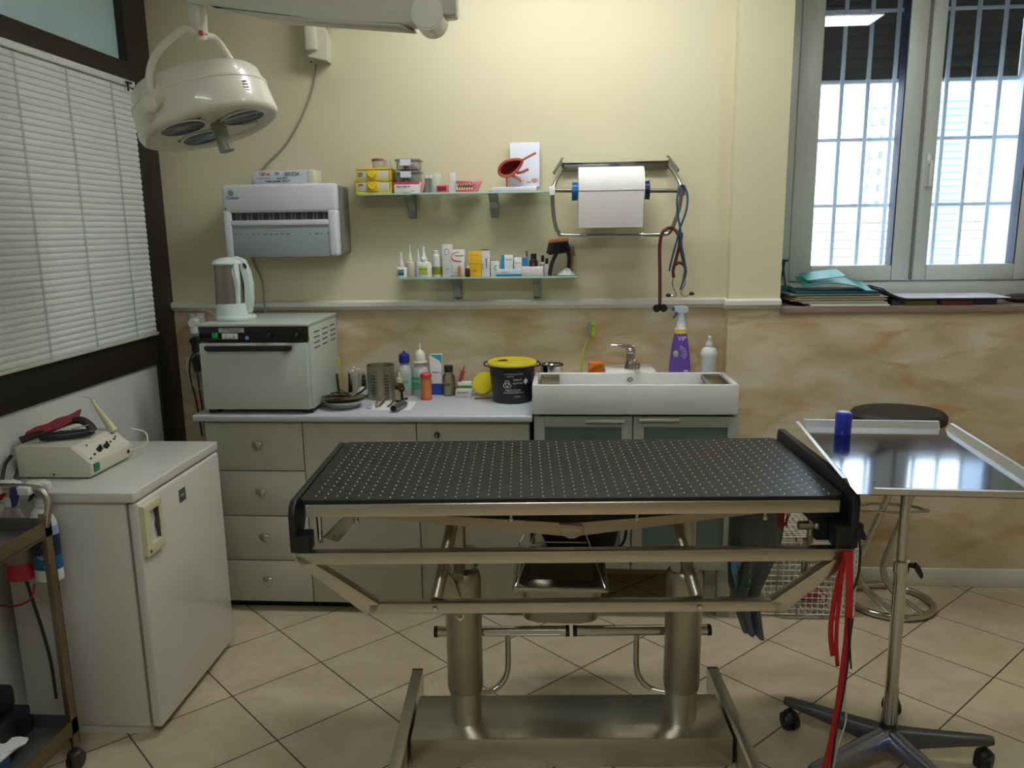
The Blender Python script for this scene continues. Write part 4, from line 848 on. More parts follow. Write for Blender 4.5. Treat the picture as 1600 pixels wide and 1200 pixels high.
# grooming brush, comb
t = thing('grooming_brush', (-.04, 3.49, ZS2), 'wooden backed black bristle grooming brush standing on its handle', 'brush')
b = B(); b.tube(spl([(-.062, 3.48, ZS2+.001), (-.052, 3.485, ZS2+.05), (-.034, 3.49, ZS2+.09), (-.018, 3.49, ZS2+.12)]), .009, 10); b.tube(spl([(.022, 3.5, ZS2+.03), (.024, 3.5, ZS2+.08), (.012, 3.49, ZS2+.115)]), .009, 10); part('handle', b, BLACK, t)
b = B(); b.cb((-.022, 3.49, ZS2+.150), (.088, .05, .016), .005, (0, rad(-6), 0)); hd = part('wooden_back', b, mat('tan_wood', (176, 120, 72), .5, 0, (20, .15)), t)
b = B(); random.seed(11)
for k in range(420):
    u = random.uniform(-1, 1); v = random.uniform(-1, 1); p = Vector((-.024+u*.042, 3.49+v*.022, ZS2+.143+u*.005)); q = p+Vector((u*.010+random.uniform(-.004, .004), v*.006, -.042-random.uniform(0, .010)*(1 if abs(u) < .8 else .2)))
    b.cyl(p, q, .0014, .0009, 5)
part('bristles', b, BLACKR, hd)
t = thing('slicker_comb', (.035, 3.52, ZS2), 'grey slicker brush with tan handle beside the bristle brush', 'brush')
b = B(); b.cyl((.032, 3.53, ZS2), (.034, 3.535, ZS2+.085), .008, .006, 12); part('handle', b, mat('tan_handle', (160, 116, 84), .5), t)
b = B(); b.prism([(.016, ZS2+.082), (.052, ZS2+.082), (.046, ZS2+.122), (.022, ZS2+.124)], 'y', 3.522, 3.545, .003); part('head', b, mat('grey_brush_head', (112, 104, 96), .5, .2), t)
t = thing('plastic_pouch', (.014, 3.465, ZS2), 'crinkled clear plastic pouch at the right end of lower shelf', 'pouch')
b = B(); random.seed(2)
b.grid(lambda u, v: (-.026+u*.074+.004*sin(v*5), 3.435+v*.07, ZS2+.003+.030*sin(pi*u)*sin(pi*v)**.5*(.75+.25*sin(u*17+v*9))), 16, 10, .001); part('film', b, mat('crinkled_clear_film', (206, 214, 220), .15, 0, None, (90, .6), None, .3), t)
# ------------------------------------------------------------------ towel dispenser and the box on it
t = thing('towel_dispenser', (-1.22, YW, 1.53), 'white and grey wall-mounted towel dispenser above the kettle', 'dispenser')
x0, x1, z0, z1, yf = -1.478, -.974, 1.532, 1.842, 3.405
DG = mat('dispenser_grey', (122, 124, 112), .5); DW = mat('dispenser_white', (214, 216, 226), .35); WG = mat('smoky_window_panel', (150, 162, 168), .3)
b = B(); b.prism(rr(x0+.02, x1+.012, z0+.006, z1-.008, .015), 'y', yf+.045, YW-.001); part('back_housing', b, DG, t)
b = B(); ow = rr(x0, x1, z0, z1, .022)
b.bx(x0, x1, yf+.008, yf+.06, 1.722, z1, .014, seg=3)
b.bx(x0, x0+.033, yf+.008, yf+.06, z0, 1.735, .008); b.bx(x1-.045, x1, yf+.008, yf+.06, z0, 1.735, .014, seg=3); b.bx(x0+.02, x1-.02, yf+.010, yf+.055, 1.668, 1.690, .003)
cov = part('front_cover', b, DW, t)
b = B(); b.bx(x0+.03, x1-.04, yf+.022, yf+.03, 1.688, 1.724); b.mi = 1
for k in range(26):
    if k % 3: b.bx(x0+.035+k*.0162, x0+.035+k*.0162+.009, yf+.0215, yf+.0225, 1.690, 1.722)
part('slot_window', b, [mat('dark_slot', (46, 46, 52), .3), mat('slot_sheets', (104, 100, 104), .6)], cov)
b = B(); b.bx(x0+.03, x1-.042, yf+.018, yf+.05, 1.655, 1.670, .003); part('lip', b, mat('pale_grey_lip', (176, 178, 184), .4), cov)
b = B(); b.bx(x0+.03, x1-.042, yf+.014, yf+.05, z0, 1.655, .002); wp = part('window_panel', b, WG, t)
b = B()
for k in range(17):
    if k not in (10, 11, 12): b.bx(x0+.045+k*.0255, x0+.045+k*.0255+random.choice((.006, .012, .014)), yf+.0132, yf+.0145, 1.628, 1.632)
part('scale_marks', b, mat('slate_marks', (84, 96, 102), .6), wp)
b = B(); cx, cz = x0+.042, 1.806
for dx, dz in ((0, .010), (.009, .005), (.009, -.005), (0, -.010), (-.009, -.005), (-.009, .005)):
    b.tube([(cx+dx*.75+.0042*cos(a), yf+.0075, cz+dz*.75+.0042*sin(a)) for a in [2*pi*i/10 for i in range(10)]], .0011, 5, True)
part('flower_logo', b, mat('green_logo_print', (56, 104, 92), .6), cov)
text('Chister', .020, face_y(x0+.048, yf+.0076, 1.786), mat('slate_print', (96, 102, 116), .6), cov, bold=.0002)
b = B(); b.cyl((x0+.014, yf+.010, 1.741), (x0+.014, yf+.006, 1.741), .003, n=10); part('lock_hole', b, DARK, cov)

t = thing('cardboard_box', (-1.21, 3.49, 1.842), 'white box with handwritten notes lying on top of the towel dispenser', 'box')
b = B(); b.bx(-1.345, -1.075, 3.445, 3.55, 1.843, 1.90, .003); bd = part('box', b, mat('bluish_white_box', (206, 210, 222), .6), t)
b = B(); b.bx(-1.106, -1.073, 3.443, 3.552, 1.842, 1.8985, .004); part('cream_end', b, mat('cream_carton_end', (212, 212, 188), .6), bd)
yy = 3.4442; PEN = mat('blue_pen', (58, 62, 110), .7)
text('T&F-ah', .017, face_y(-1.292, yy, 1.885), INKR, bd, bold=.0003); text('G3', .015, face_y(-1.237, yy, 1.8865), PEN, bd, bold=.0003); text('SECCIA', .021, face_y(-1.172, yy, 1.883), PEN, bd, bold=.0002)
text('Lava AVC', .012, face_y(-1.215, yy, 1.867), PEN, bd, bold=.0003); text('Tutta novatia  29.7.16', .0125, face_y(-1.235, yy, 1.8545), mat('dark_blue_pen', (34, 66, 116), .7), bd, bold=.0003)
b = B(); b.bx(-1.325, -1.262, 3.4436, 3.4446, 1.866, 1.8695); part('pen_stroke', b, mat('pale_green_pen', (130, 178, 160), .7), bd)

# ------------------------------------------------------------------ wall bracket unit with its lead
t = thing('wall_unit', (-1.03, YW, 2.36), 'white wedge shaped wall bracket with grey arm below the lamp arm', 'wall bracket')
b = B(); b.prism([(-1.087, 2.372), (-1.005, 2.352), (-1.000, 2.45), (-1.03, 2.52), (-1.087, 2.52)], 'y', 3.498, YW-.001); b.bx(-1.090, -1.040, 3.470, 3.51, 2.39, 2.502, .012)
part('housing', b, mat('aged_white_plastic', (206, 206, 182), .4), t)
b = B(); b.bx(-1.087, -1.047, 3.474, YW, 2.50, 2.56, .003); b.prism([(-1.05, 2.50), (-.93, 2.535), (-.92, 2.55), (-.95, 2.565), (-1.05, 2.56)], 'y', 3.50, 3.54); part('grey_arm', b, mat('blue_grey_metal', (160, 172, 178), .35, .5), t)
b = B(); b.cyl((-1.075, 3.5, 2.3515), (-1.075, 3.5, 2.346), .004, n=8); part('screw', b, DARK, t)
t = thing('wall_cable', (-1.2, YW, 1.9), 'thin grey cable running down the wall behind the towel dispenser', 'cable')
b = B(); b.tube(spl([(-1.070, 3.555, 2.352), (-1.085, 3.562, 2.28), (-1.125, 3.563, 2.18), (-1.22, 3.563, 2.03), (-1.33, 3.563, 1.93), (-1.385, 3.563, 1.86), (-1.42, 3.563, 1.70), (-1.42, 3.563, 1.52), (-1.385, 3.563, 1.42), (-1.37, 3.537, 1.30), (-1.36, 3.55, 1.2)]), .0045, 8); part('cable', b, mat('grey_wall_cable', (150, 148, 130), .6), t)

# ------------------------------------------------------------------ paper roll holder
t = thing('roll_holder', (.22, YW, 1.9), 'chrome wire wall holder carrying the big paper roll', 'roll holder')
b = B(); b.bx(-.012, .452, 3.545, 3.562, 1.882, 1.918, .003); b.bx(-.012, .452, 3.53, 3.562, 1.912, 1.918, .002); bar = part('wall_bar', b, GALV, t)
part('maker_plate', B().bx(.196, .248, 3.5435, 3.5455, 1.892, 1.908), mat('violet_plate', (136, 134, 168), .5), bar); text('LINEA', .010, face_y(.222, 3.543, 1.90), mat('indigo_letters', (60, 60, 130), .6), bar)
for s, xx in ((-1, -.005), (1, .447)):
    b = B(); b.tube([(xx, 3.55, 1.935), (xx, 3.53, 1.935), (xx+s*.038, 3.47, 1.872), (xx+s*.034, 3.475, 1.866), (xx+s*.002, 3.525, 1.918)], .0045, 8); part('hook', b, GALV, t)
yr = 3.44
b = B(); b.tube(spl([(-.005, 3.545, 1.90), (-.016, 3.50, 1.87), (-.045, yr, 1.80), (-.045, yr, 1.72), (-.036, yr, 1.655), (-.022, yr, 1.622), (.012, yr, 1.608), (.22, yr, 1.606), (.415, yr, 1.606), (.452, yr, 1.62), (.468, yr, 1.655), (.488, yr, 1.72), (.492, yr, 1.80), (.466, 3.50, 1.87), (.448, 3.545, 1.90)], 7), .0085, 12); part('wire_frame', b, GALV, t)
b = B(); b.cyl((-.045, yr-.01, 1.795), (.49, yr-.01, 1.785), .0085, n=14); part('axle', b, mat('dark_axle', (128, 124, 112), .3, .9), t)
part('end_block', B().bx(-.061, -.036, yr-.03, yr+.012, 1.775, 1.812, .002), mat('bright_white_block', (235, 235, 230), .3), t); part('end_block', B().bx(.478, .506, yr-.03, yr+.012, 1.766, 1.808, .002), ALU, t)
b = B(); b.cyl((.08, yr, 1.606), (.086, yr, 1.606), .010, n=12); b.cyl((.33, yr, 1.606), (.336, yr, 1.606), .010, n=12); part('collar', b, CHROME, t)
t = thing('paper_roll', (.196, yr-.01, 1.79), 'large white paper roll hanging on blue cores in the holder', 'paper roll')
PR = mat('embossed_white_paper', (222, 222, 220), .85, 0, (40, .02), (300, .4))
b = B(); Mx_ = Matrix.Translation((.062, yr-.01, 1.79)) @ Matrix.Rotation(pi/2, 4, 'Y')
RRr = .098
b.lathe([(.036, 0), (RRr, 0), (RRr, .270), (.036, .270)], Mx_, 56); part('roll', b, PR, t)
b = B(); b.grid(lambda u, v: (.0615+.267*u-.004*v*u, yr-.01-RRr-.0035+.010*v*v, 1.79-.152*v), 4, 10, .0012); part('hanging_sheet', b, mat('grey_white_sheet', (214, 212, 208), .85), t)
b = B(); b.bx(.0620, .330, yr-.01-RRr-.0062, yr-.01-RRr-.0030, 1.7865, 1.788); part('perforation', b, mat('perforation_grey', (150, 146, 142), .9), t)
for xx, d in ((.060, -1), (.334, 1)):
    b = B(); b.cyl((xx, yr-.01, 1.79), (xx+d*.022, yr-.01, 1.79), .035, .035, 30); b.cyl((xx+d*.021, yr-.01, 1.79), (xx+d*.025, yr-.01, 1.79), .040, .040, 30)
    for k in range(12):
        a = 2*pi*k/12; b.cb((xx+d*.012, yr-.01+.0355*cos(a), 1.79+.0355*sin(a)), (.02, .004, .004), 0, (a, 0, 0))
    part('blue_core', b, CYAN if d < 0 else mat('deep_blue_plastic', (22, 52, 92), .4), t)
t = thing('stethoscope', (.45, 3.40, 1.62), 'burgundy stethoscope draped over the right corner of the roll holder', 'stethoscope')
BG = mat('burgundy_rubber', (92, 38, 38), .4)
b = B(); b.tube(spl([(.411, 3.405, 1.318), (.408, 3.405, 1.45), (.405, 3.405, 1.56), (.414, 3.40, 1.612), (.436, 3.405, 1.632), (.460, 3.43, 1.632), (.480, 3.425, 1.612), (.490, 3.42, 1.585)]), .0072, 12)
b.bx(.478, .502, 3.408, 3.432, 1.582, 1.615, .005); part('tube', b, BG, t)
b = B()
for s in (-1, 1): b.tube(spl([(.491, 3.42, 1.60), (.491+s*.004, 3.42, 1.55), (.491+s*.018, 3.42, 1.49), (.491+s*.026, 3.42, 1.455), (.491+s*.022, 3.42, 1.425)]), .0068, 10)
b.tube(spl([(.470, 3.42, 1.475), (.491, 3.42, 1.488), (.512, 3.42, 1.475)]), .006, 10); part('yoke', b, BG, t)
b = B()
for s in (-1, 1): b.tube(spl([(.491+s*.024, 3.42, 1.43), (.491+s*.026, 3.425, 1.395), (.491+s*.012, 3.43, 1.36), (.499+s*.018, 3.43, 1.344), (.499+s*.040, 3.43, 1.350)]), .0026, 8)
part('ear_tubes', b, STEELP, t)
for s in (-1, 1):
    b = B(); b.ball((.499+s*.049, 3.43, 1.352+s*.003), .010, (1.2, .8, .8), 14); part('ear_tip', b, BLACKR, t)
b = B(); b.cyl((.398, 3.398, 1.296), (.398, 3.412, 1.296), .0165, .0165, 24); b.cyl((.426, 3.398, 1.297), (.426, 3.412, 1.297), .0165, .0165, 24); b.cyl((.411, 3.405, 1.30), (.411, 3.405, 1.325), .006, n=12); part('chest_piece', b, mat('dark_chest_piece', (62, 62, 60), .25, .8), t)
t = thing('blue_tubing', (.50, 3.40, 1.60), 'thin blue rubber tubing knotted round the right end block', 'tubing')
b = B(); b.tube(spl([(.445, 3.39, 1.455), (.458, 3.39, 1.52), (.476, 3.392, 1.59), (.486, 3.39, 1.635), (.508, 3.39, 1.70), (.514, 3.40, 1.76), (.500, 3.405, 1.80), (.482, 3.40, 1.80), (.470, 3.39, 1.745), (.476, 3.39, 1.68), (.486, 3.388, 1.63), (.494, 3.388, 1.56), (.510, 3.39, 1.48), (.505, 3.39, 1.42), (.494, 3.39, 1.375)]), .0042, 10); part('tubing', b, mat('petrol_blue_rubber', (34, 78, 108), .4), t)

# ------------------------------------------------------------------ surgical lamp
t = thing('surgical_lamp', (-.30, 2.2, 2.2), 'white ceiling-mounted surgical lamp with round three bulb head', 'surgical lamp')
LW = mat('lamp_white_enamel', (218, 216, 200), .28, 0, (3, .015), coat=.3)
JP = Vector((-.350, 2.20, 2.195)); EP = Vector((-1.11, 2.50, 2.34))
d = (EP-JP); L = d.length; dn = d.normalized()
Yd = Vector((0, 0, 1)).cross(dn).normalized(); Zd = dn.cross(Yd)
MA = Matrix((dn, Yd, Zd)).transposed().to_4x4(); MA.translation = JP
b = B(); prof = [(0, -.034), (.0, .040), (.10, .040), (.30, .046), (.60, .038), (L, .028), (L+.03, .018), (L+.03, -.016), (L, -.022), (.62, -.030), (.25, -.040)]
b.prism(prof, 'y', -.034, .034, .010, M=MA); part('spring_arm', b, LW, t)
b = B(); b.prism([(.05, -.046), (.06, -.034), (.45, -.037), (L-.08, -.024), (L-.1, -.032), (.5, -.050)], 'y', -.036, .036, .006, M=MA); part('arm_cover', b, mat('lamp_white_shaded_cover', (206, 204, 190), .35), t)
b = B(); b.cyl(JP+Vector((0, -.048, -.008)), JP+Vector((0, .05, -.008)), .042, n=36); b.cyl(JP+Vector((0, -.050, -.008)), JP+Vector((0, -.048, -.008)), .037, n=36); b.cyl(JP+Vector((0, -.0515, -.008)), JP+Vector((0, -.049, -.008)), .003, n=10)
part('elbow_joint', b, LW, t)
b = B(); b.bx(-.335, -.276, 2.175, 2.245, 2.185, 2.30, .012); b.cyl((-.303, 2.21, 2.25), (-.303, 2.21, 2.40), .027, n=24); part('elbow_post', b, LW, t)
b = B(); b.tube([(-.303, 2.21, 2.40), (-.34, 2.24, 2.425), (-.80, 2.62, 2.43), (-.84, 2.655, 2.44)], .026, 16); part('extension_arm', b, LW, t)
b = B(); b.cyl((-.84, 2.655, 2.39), (-.84, 2.655, 2.90), .035, n=28); b.cyl((-.84, 2.655, 2.86), (-.84, 2.655, ZC), .075, .11, 32); part('ceiling_column', b, LW, t)
# second short rod of the arm
S0 = Vector((-1.110, 2.50, 2.335)); S1 = Vector((-1.108, 2.50, 2.235))
b = B(); b.cyl(S0, S0+(S1-S0)*.45, .026, .024, 24); b.cyl(S0+(S1-S0)*.43, S1, .0265, .0235, 24); b.cyl(S1, S1+Vector((0, 0, -.018)), .017, n=18); part('swivel', b, LW, t)
part('red_mark', B().bx(-1.100, -1.088, 2.474, 2.482, 2.226, 2.240, .001), mat('red_dot', (214, 70, 52), .5), t)
# head
nv = Vector((.28, -.04, -.957)).normalized()          # direction the head shines
pv = Vector((-.22, -.97, -.03)); pv = (pv-nv*pv.dot(nv)).normalized(); qv = nv.cross(pv)
HC = Vector((-1.095, 2.50, 1.952))                    # centre of the lens face
MH = Matrix((pv, qv, nv)).transposed().to_4x4(); MH.translation = HC     # local +Z points out of the lens face
b = B(); b.lathe([(.165, -.012), (.172, -.003), (.196, .0), (.208, -.006), (.213, -.018), (.205, -.095), (.203, -.100)], MH, 72, cap=False)
b.lathe([(.0001, -.012), (.165, -.012)], MH, 72, cap=False); head = part('head_shell', b, LW, t, smooth=50)
b = B(); b.lathe([(.199, -.094), (.207, -.095), (.207, -.102), (.200, -.105), (.194, -.142), (.184, -.152), (.14, -.163), (.07, -.170), (.0001, -.172)], MH, 72, cap=False); part('upper_cap', b, LW, t)
LEN = mat('dark_blue_grey_lens', (70, 78, 90), .08, .3, None, None, None, 0, .8)
for k, a in enumerate((rad(250), rad(10), rad(130))):
    pass
def hl(u, v, w): return MH @ Vector((u, v, w))
# lens positions given in the head's own plane: u to the viewer's right, v up in the picture
ru = (Rv-nv*Rv.dot(nv)).normalized(); vu = nv.cross(ru); vu = vu if vu.dot(Fv) < 0 else -vu
for (a, b_) in ((-.055, .088), (.108, .005), (-.055, -.075)):
    c = HC+ru*a+vu*b_
    bb = B(); ML = Matrix((ru, vu, nv if ru.cross(vu).dot(nv) > 0 else nv)).transposed().to_4x4(); ML.translation = c
    bb.lathe([(.066, -.013), (.068, -.008), (.064, -.006), (.060, -.009), (.0001, -.010)], ML, 40, cap=False); part('lens', bb, [LEN], head)
    bb = B(); bb.lathe([(.066, -.012), (.072, -.010), (.072, -.006), (.065, -.006)], ML, 40, cap=False); part('lens_ring', bb, LW, head)
    for q in range(3):
        an = q*2.1+.5; p_ = c+ru*(.078*cos(an))+vu*(.078*sin(an)); bb = B(); bb.ball(p_+nv*-.010, .004, n=8); part('screw', bb, mat('dull_screw', (96, 90, 74), .5), head)
b = B(); hc = HC+ru*.028+vu*.012; b.cyl(hc-nv*.012, hc+nv*.012, .024, .022, 24); b.cyl(hc+nv*.010, hc+nv*.075, .020, .023, 24); part('sterile_handle', b, mat('grey_green_handle', (142, 146, 130), .35), t)
b = B(); c = HC+ru*.098+vu*-.085; Mb = Matrix((ru, vu, nv)).transposed().to_4x4(); Mb.translation = c
b.bx(-.026, .026, -.006, .006, -.013, -.0105, 0, Mb @ Matrix.Rotation(rad(-14), 4, 'Z')); part('black_sticker', b, BLACK, head)
# yoke
P1 = HC-nv*.075+pv*.225; P2 = HC-nv*.075-pv*.225; TP = S1+Vector((0, 0, -.008))
b = B()
for P, s in ((P1, 1), (P2, -1)):
    ph = pv*s; b.tube(spl([TP+ph*.004, TP+ph*.05+Vector((0, 0, .012)), TP+ph*.10+Vector((0, 0, -.006)), P+Vector((0, 0, .125))-ph*.035, P+Vector((0, 0, .055))+ph*.004, P]), .0115, 14)
part('yoke', b, LW, t)
for P, s in ((P1, 1), (P2, -1)):
    b = B(); up = (TP-P).normalized(); cr = pv.cross(up)
    for k in range(7): b.ball(P-pv*(s*.004)+up*(.058-.014*k), .020+.0016*k, (.8, .8, 1), 16)
    b.cyl(P-pv*(.03*s), P+pv*(.016*s), .028, .025, 24); part('pivot_boss', b, LW, t)
    b = B(); b.cyl(P+pv*(.016*s), P+pv*(.0185*s), .011, n=18); part('pivot_screw', b, mat('grey_screw', (110, 110, 108), .3, .7), t)
b = B()   # small printed rating label on the head side
ang = atan2((ru.dot(qv)), (ru.dot(pv))) 
for k in range(6):
    a = ang+rad(-34)*(1 if nv.cross(ru).dot(Uv) > 0 else -1); 
    c = MH @ Vector((.2095*cos(a), .2095*sin(a), -.030-.009*k)); tn = (MH.to_3x3() @ Vector((-sin(a), cos(a), 0))); on = (MH.to_3x3() @ Vector((cos(a), sin(a), 0)))
    Mt = Matrix((tn, nv, on)).transposed().to_4x4(); Mt.translation = c
    b.bx(-.011, .009-.002*(k % 3), -.0016, .0016, -.0012, .0008, 0, Mt)
part('rating_label', b, mat('faint_grey_print', (140, 138, 128), .6), head)

# ------------------------------------------------------------------ examination table (its own coordinates, turned 3 degrees)
t = thing('examination_table', (.008, 2.285, 0), 'steel examination table with black studded rubber mat on two columns', 'examination table', rotz=rad(3))
ZM = .94
b = B(); b.prism(rr(-.728, .716, -.292, .292, .02), 'z', ZM-.012, ZM-.003); mt = part('rubber_mat', b, mat('black_rubber_mat', (24, 25, 25), .42, 0, (8, .15)), t)
b = B()
nx = 49
for i in range(nx):
    x = -.706+i*.0292; off = .017 if i % 2 else 0
    for j in range(17):
        y = -.274+off+j*.0338
        if y > .282 or y < -.283: continue
        vs = [(x+.0125*cos(a), y+.0125*sin(a), ZM-.0032) for a in [2*pi*k/10 for k in range(10)]]+[(x+.0118*cos(a), y+.0118*sin(a), ZM-.0024) for a in [2*pi*k/10 for k in range(10)]]
        b._add(vs, [tuple(range(10, 20))]+[(k, (k+1) % 10, (k+1) % 10+10, k+10) for k in range(10)])
st = part('coin_studs', b, MATS['black_rubber_mat'], mt)
b = B()
for i in range(nx):
    x = -.706+i*.0292+.0146; off = .0 if i % 2 else .017
    for j in range(17):
        y = -.274+off+j*.0338+.0
        if y > .28 or y < -.283 or x > .70: continue
        fade = 1.0
        vs = [(x+.0024*cos(a), y+.0032*sin(a), ZM-.0030) for a in [2*pi*k/6 for k in range(6)]]+[(x, y, ZM-.0008)]
        b._add(vs, [(k, (k+1) % 6, 6) for k in range(6)], True)
pp = part('pips', b, mat('pale_glint_pips', (205, 205, 190), .4), mt); pp['kind'] = 'stuff'; st['kind'] = 'stuff'  # pips coloured pale to stand for glints on the black rubber
b = B(); zt = ZM-.0125; zb = zt-.036
b.bx(-.712, .705, -.300, -.275, zb, zt, .004); b.bx(-.712, .705, .275, .300, zb, zt, .004); b.bx(-.712, -.687, -.28, .28, zb, zt, .004); b.bx(.680, .705, -.28, .28, zb, zt, .004); b.bx(-.69, .685, -.28, .28, zt-.004, zt-.001)
part('top_frame', b, STEEL, t)
# black end caps
b = B(); b.prism([(-.322, .800), (-.322, .905), (-.312, .928), (-.290, .938), (.290, .938), (.300, .92), (.300, .80), (.27, .80), (.22, .87), (-.22, .87), (-.262, .80)], 'x', -.752, -.734, .003); b.bx(-.736, -.700, -.322, -.268, .800, .848, .003); part('end_cap', b, BLACK, t)
b = B(); b.prism([(-.322, .800), (-.322, .925), (-.310, .955), (-.290, .968), (.295, .968), (.305, .95), (.305, .80), (.27, .80), (.22, .87), (-.22, .87), (-.262, .80)], 'x', .727, .748, .003); b.bx(.690, .730, -.322, -.268, .800, .862, .003); b.prism([(.600, zb), (.728, zb), (.728, .80), (.66, .80), (.66, .845)], 'y', -.262, -.235, .002); part('end_cap', b, BLACK, t)
b = B(); b.bx(.746, .765, -.31, -.29, .846, .862); b.prism([(.748, .866), (.758, .864), (.768, .835), (.775, .826), (.770, .820), (.752, .824)], 'y', -.315, -.285, .002); part('side_clip', b, BLACK, t)
# lower truss frame at the front
yt0, yt1 = -.322, -.290
FR = STEEL
b = B(); zu, zl = .783, .638
b.bx(-.742, .742, yt0, yt1, zu-.017, zu+.017, .003); b.bx(-.552, .560, yt0, yt1, zl-.015, zl+.015, .003)
def bar(p, q, w_): 
    p = Vector(p); q = Vector(q); d = (q-p).normalized(); n_ = Vector((-d.y, d.x))*w_/2
    return [tuple(p+n_), tuple(q+n_), tuple(q-n_), tuple(p-n_)]
b.prism([(-.742, zu+.017), (-.742+.010, zu-.017), (-.560, zl-.015), (-.535, zl-.015), (-.520, zl+.013), (-.690, zu-.014)], 'y', yt0, yt1, .002)
b.prism([(.742, zu+.017), (.732, zu-.017), (.568, zl-.015), (.543, zl-.015), (.528, zl+.013), (.690, zu-.014)], 'y', yt0, yt1, .002)
part('front_truss', b, FR, t)
for x in (-.372, .338):
    b = B(); b.cyl((x, yt0-.001, zl), (x, yt0-.006, zl), .0085, .006, 16); part('bolt', b, CHROME, t)
# diagonal struts joining the truss and the underside
for x0_, x1_ in ((-.372, -.318), (.338, .285)):
    b = B(); b.cyl((x0_, -.288, .650), (x1_, -.06, .895), .0175, n=18); part('strut', b, STEELD, t)
# sheet V pan under the top
VS = mat('warm_stained_steel', (190, 174, 148), .42, .7, (6, .15))
b = B()
for yv in (-.235, .225):
    b.prism([(-.66, zb), (-.66, zb-.012), (-.02, .808), (.0, .806), (.02, .808), (.60, zb-.012), (.60, zb), (.02, .846), (-.02, .846)] if yv < 0 else [(-.56, zb), (-.50, .826), (-.30, .812), (.0, .806), (.30, .83), (.5, zb)], 'y', yv-.002, yv+.002)
b._add([(-.66, -.235, zb), (0, -.235, .842), (0, .225, .842), (-.66, .225, zb)], [(0, 1, 2, 3)]); b._add([(.6, -.235, zb), (0, -.235, .842), (0, .225, .842), (.6, .225, zb)], [(3, 2, 1, 0)])
part('drain_pan', b, VS, t)
b = B(); b.prism([(-.035, .846), (.030, .842), (.034, .815), (.006, .802), (-.030, .812)], 'y', -.245, -.232, .003); b.cyl((0, -.2, .81), (0, -.2, .79), .012, n=14); part('drain_spout', b, VS, t)
for x in (-.585, -.165, .175, .52):
    b = B(); b.cyl((x, -.262, zb), (x, -.262, zb-.022), .0042, n=10); b.cyl((x, -.262, zb-.020), (x, -.262, zb-.030), .0075, n=10); part('levelling_bolt', b, STEELP, t)
b = B(); b.cyl((-.690, -.25, zb), (-.690, -.25, .80), .008, n=12); part('height_pin', b, CHROME, t)
b = B(); b.cyl((.648, -.25, zb), (.648, -.25, .79), .0085, n=12); b.cyl((.615, -.25, .838), (.695, -.25, .838), .012, n=14); b.ball((.66, -.262, .842), .011); b.cyl((.640, -.25, .80), (.640, -.25, .70), .010, n=12); part('height_pin', b, STEELD, t)
b = B(); b.prism([(-.685, .815), (-.640, .80), (-.560, zb), (-.60, zb)], 'y', -.25, -.235, .002); b.cyl((-.66, -.258, .82), (-.66, -.246, .82), .008, n=12); part('corner_brace', b, STEELD, t)
# columns
for xc, sgn in ((-.322, 1), (.364, -1)):
    b = B(); M = Matrix.Translation((xc, -.005, 0)); b.lathe([(.0545, .205), (.0565, .222), (.0565, .575), (.052, .598), (.044, .606), (.0001, .606)], M, 36); col = part('outer_column', b, STEELD, t)
    b = B(); b.lathe([(.0495, .095), (.0495, .225)], M, 36); part('inner_column', b, STEEL, t)
    b = B(); b.cyl((xc-.01*sgn, -.005, .60), (xc-.01*sgn, -.005, .885), .022, n=20); part('lift_rod', b, STEELD, t)
    if sgn > 0:
        b = B(); b.prism([(xc-.075, .60), (xc-.04, .63), (xc-.02, .60), (xc+.012, .50), (xc-.01, .475), (xc-.03, .50)], 'y', -.072, -.060, .002); b.cyl((xc-.008, -.085, .62), (xc-.008, -.02, .665), .020, n=18); b.cyl((xc+.012, .0, .62), (xc+.012, .0, .675), .035, .030, 24); part('pivot_bracket', b, STEELD, t)
        b = B(); b.cyl((xc-.006, -.066, .482), (xc-.006, -.056, .482), .013, n=14); b.cyl((xc-.006, -.078, .478), (xc-.006, -.066, .478), .006, n=10); part('bolt', b, STEELP, t)
    # foot pedal
    x0_, x1_ = (xc-.098, xc+.330) if sgn > 0 else (xc-.336, xc+.098)
    b = B(); b.cyl((x0_, .055, .366), (x1_, .055, .366), .0165, n=18); pd = part('foot_pedal', b, STEELP, t)
    for xx, dd in ((x0_, -1), (x1_, 1)):
        b = B(); b.cyl((xx-.008*dd, .055, .366), (xx+.004*dd, .055, .366), .0180, n=18); part('rubber_end', b, BLACK, pd)
    xr = xc+.135*sgn
    b = B(); b.tube(spl([(xr, .055, .355), (xr, .055, .25), (xr-.012*sgn, .05, .20), (xr-.045*sgn, .035, .172), (xc+.045*sgn, .02, .168)]), .0095, 12); part('pedal_rod', b, STEELP, t)
# base
b = B(); b.bx(-.488, .505, -.118, .118, .0, .098, .004); part('base_plate', b, STEEL, t)
for x in (-.515, .532):
    b = B(); b.bx(x-.019, x+.019, -.34, .272, .012, .104, .003); ft = part('base_foot', b, STEEL, t)
    b = B(); b.bx(x-.0185, x+.0185, .262, .274, .012, .1045, .001); b.bx(x-.0185, x+.0185, -.342, -.336, .012, .1045, .001); part('end_plug', b, BLACK, ft)
    b = B(); b.cyl((x, .24, 0), (x, .24, .013), .015, n=14); b.cyl((x, -.3, 0), (x, -.3, .013), .015, n=14); part('glide', b, BLACK, ft)
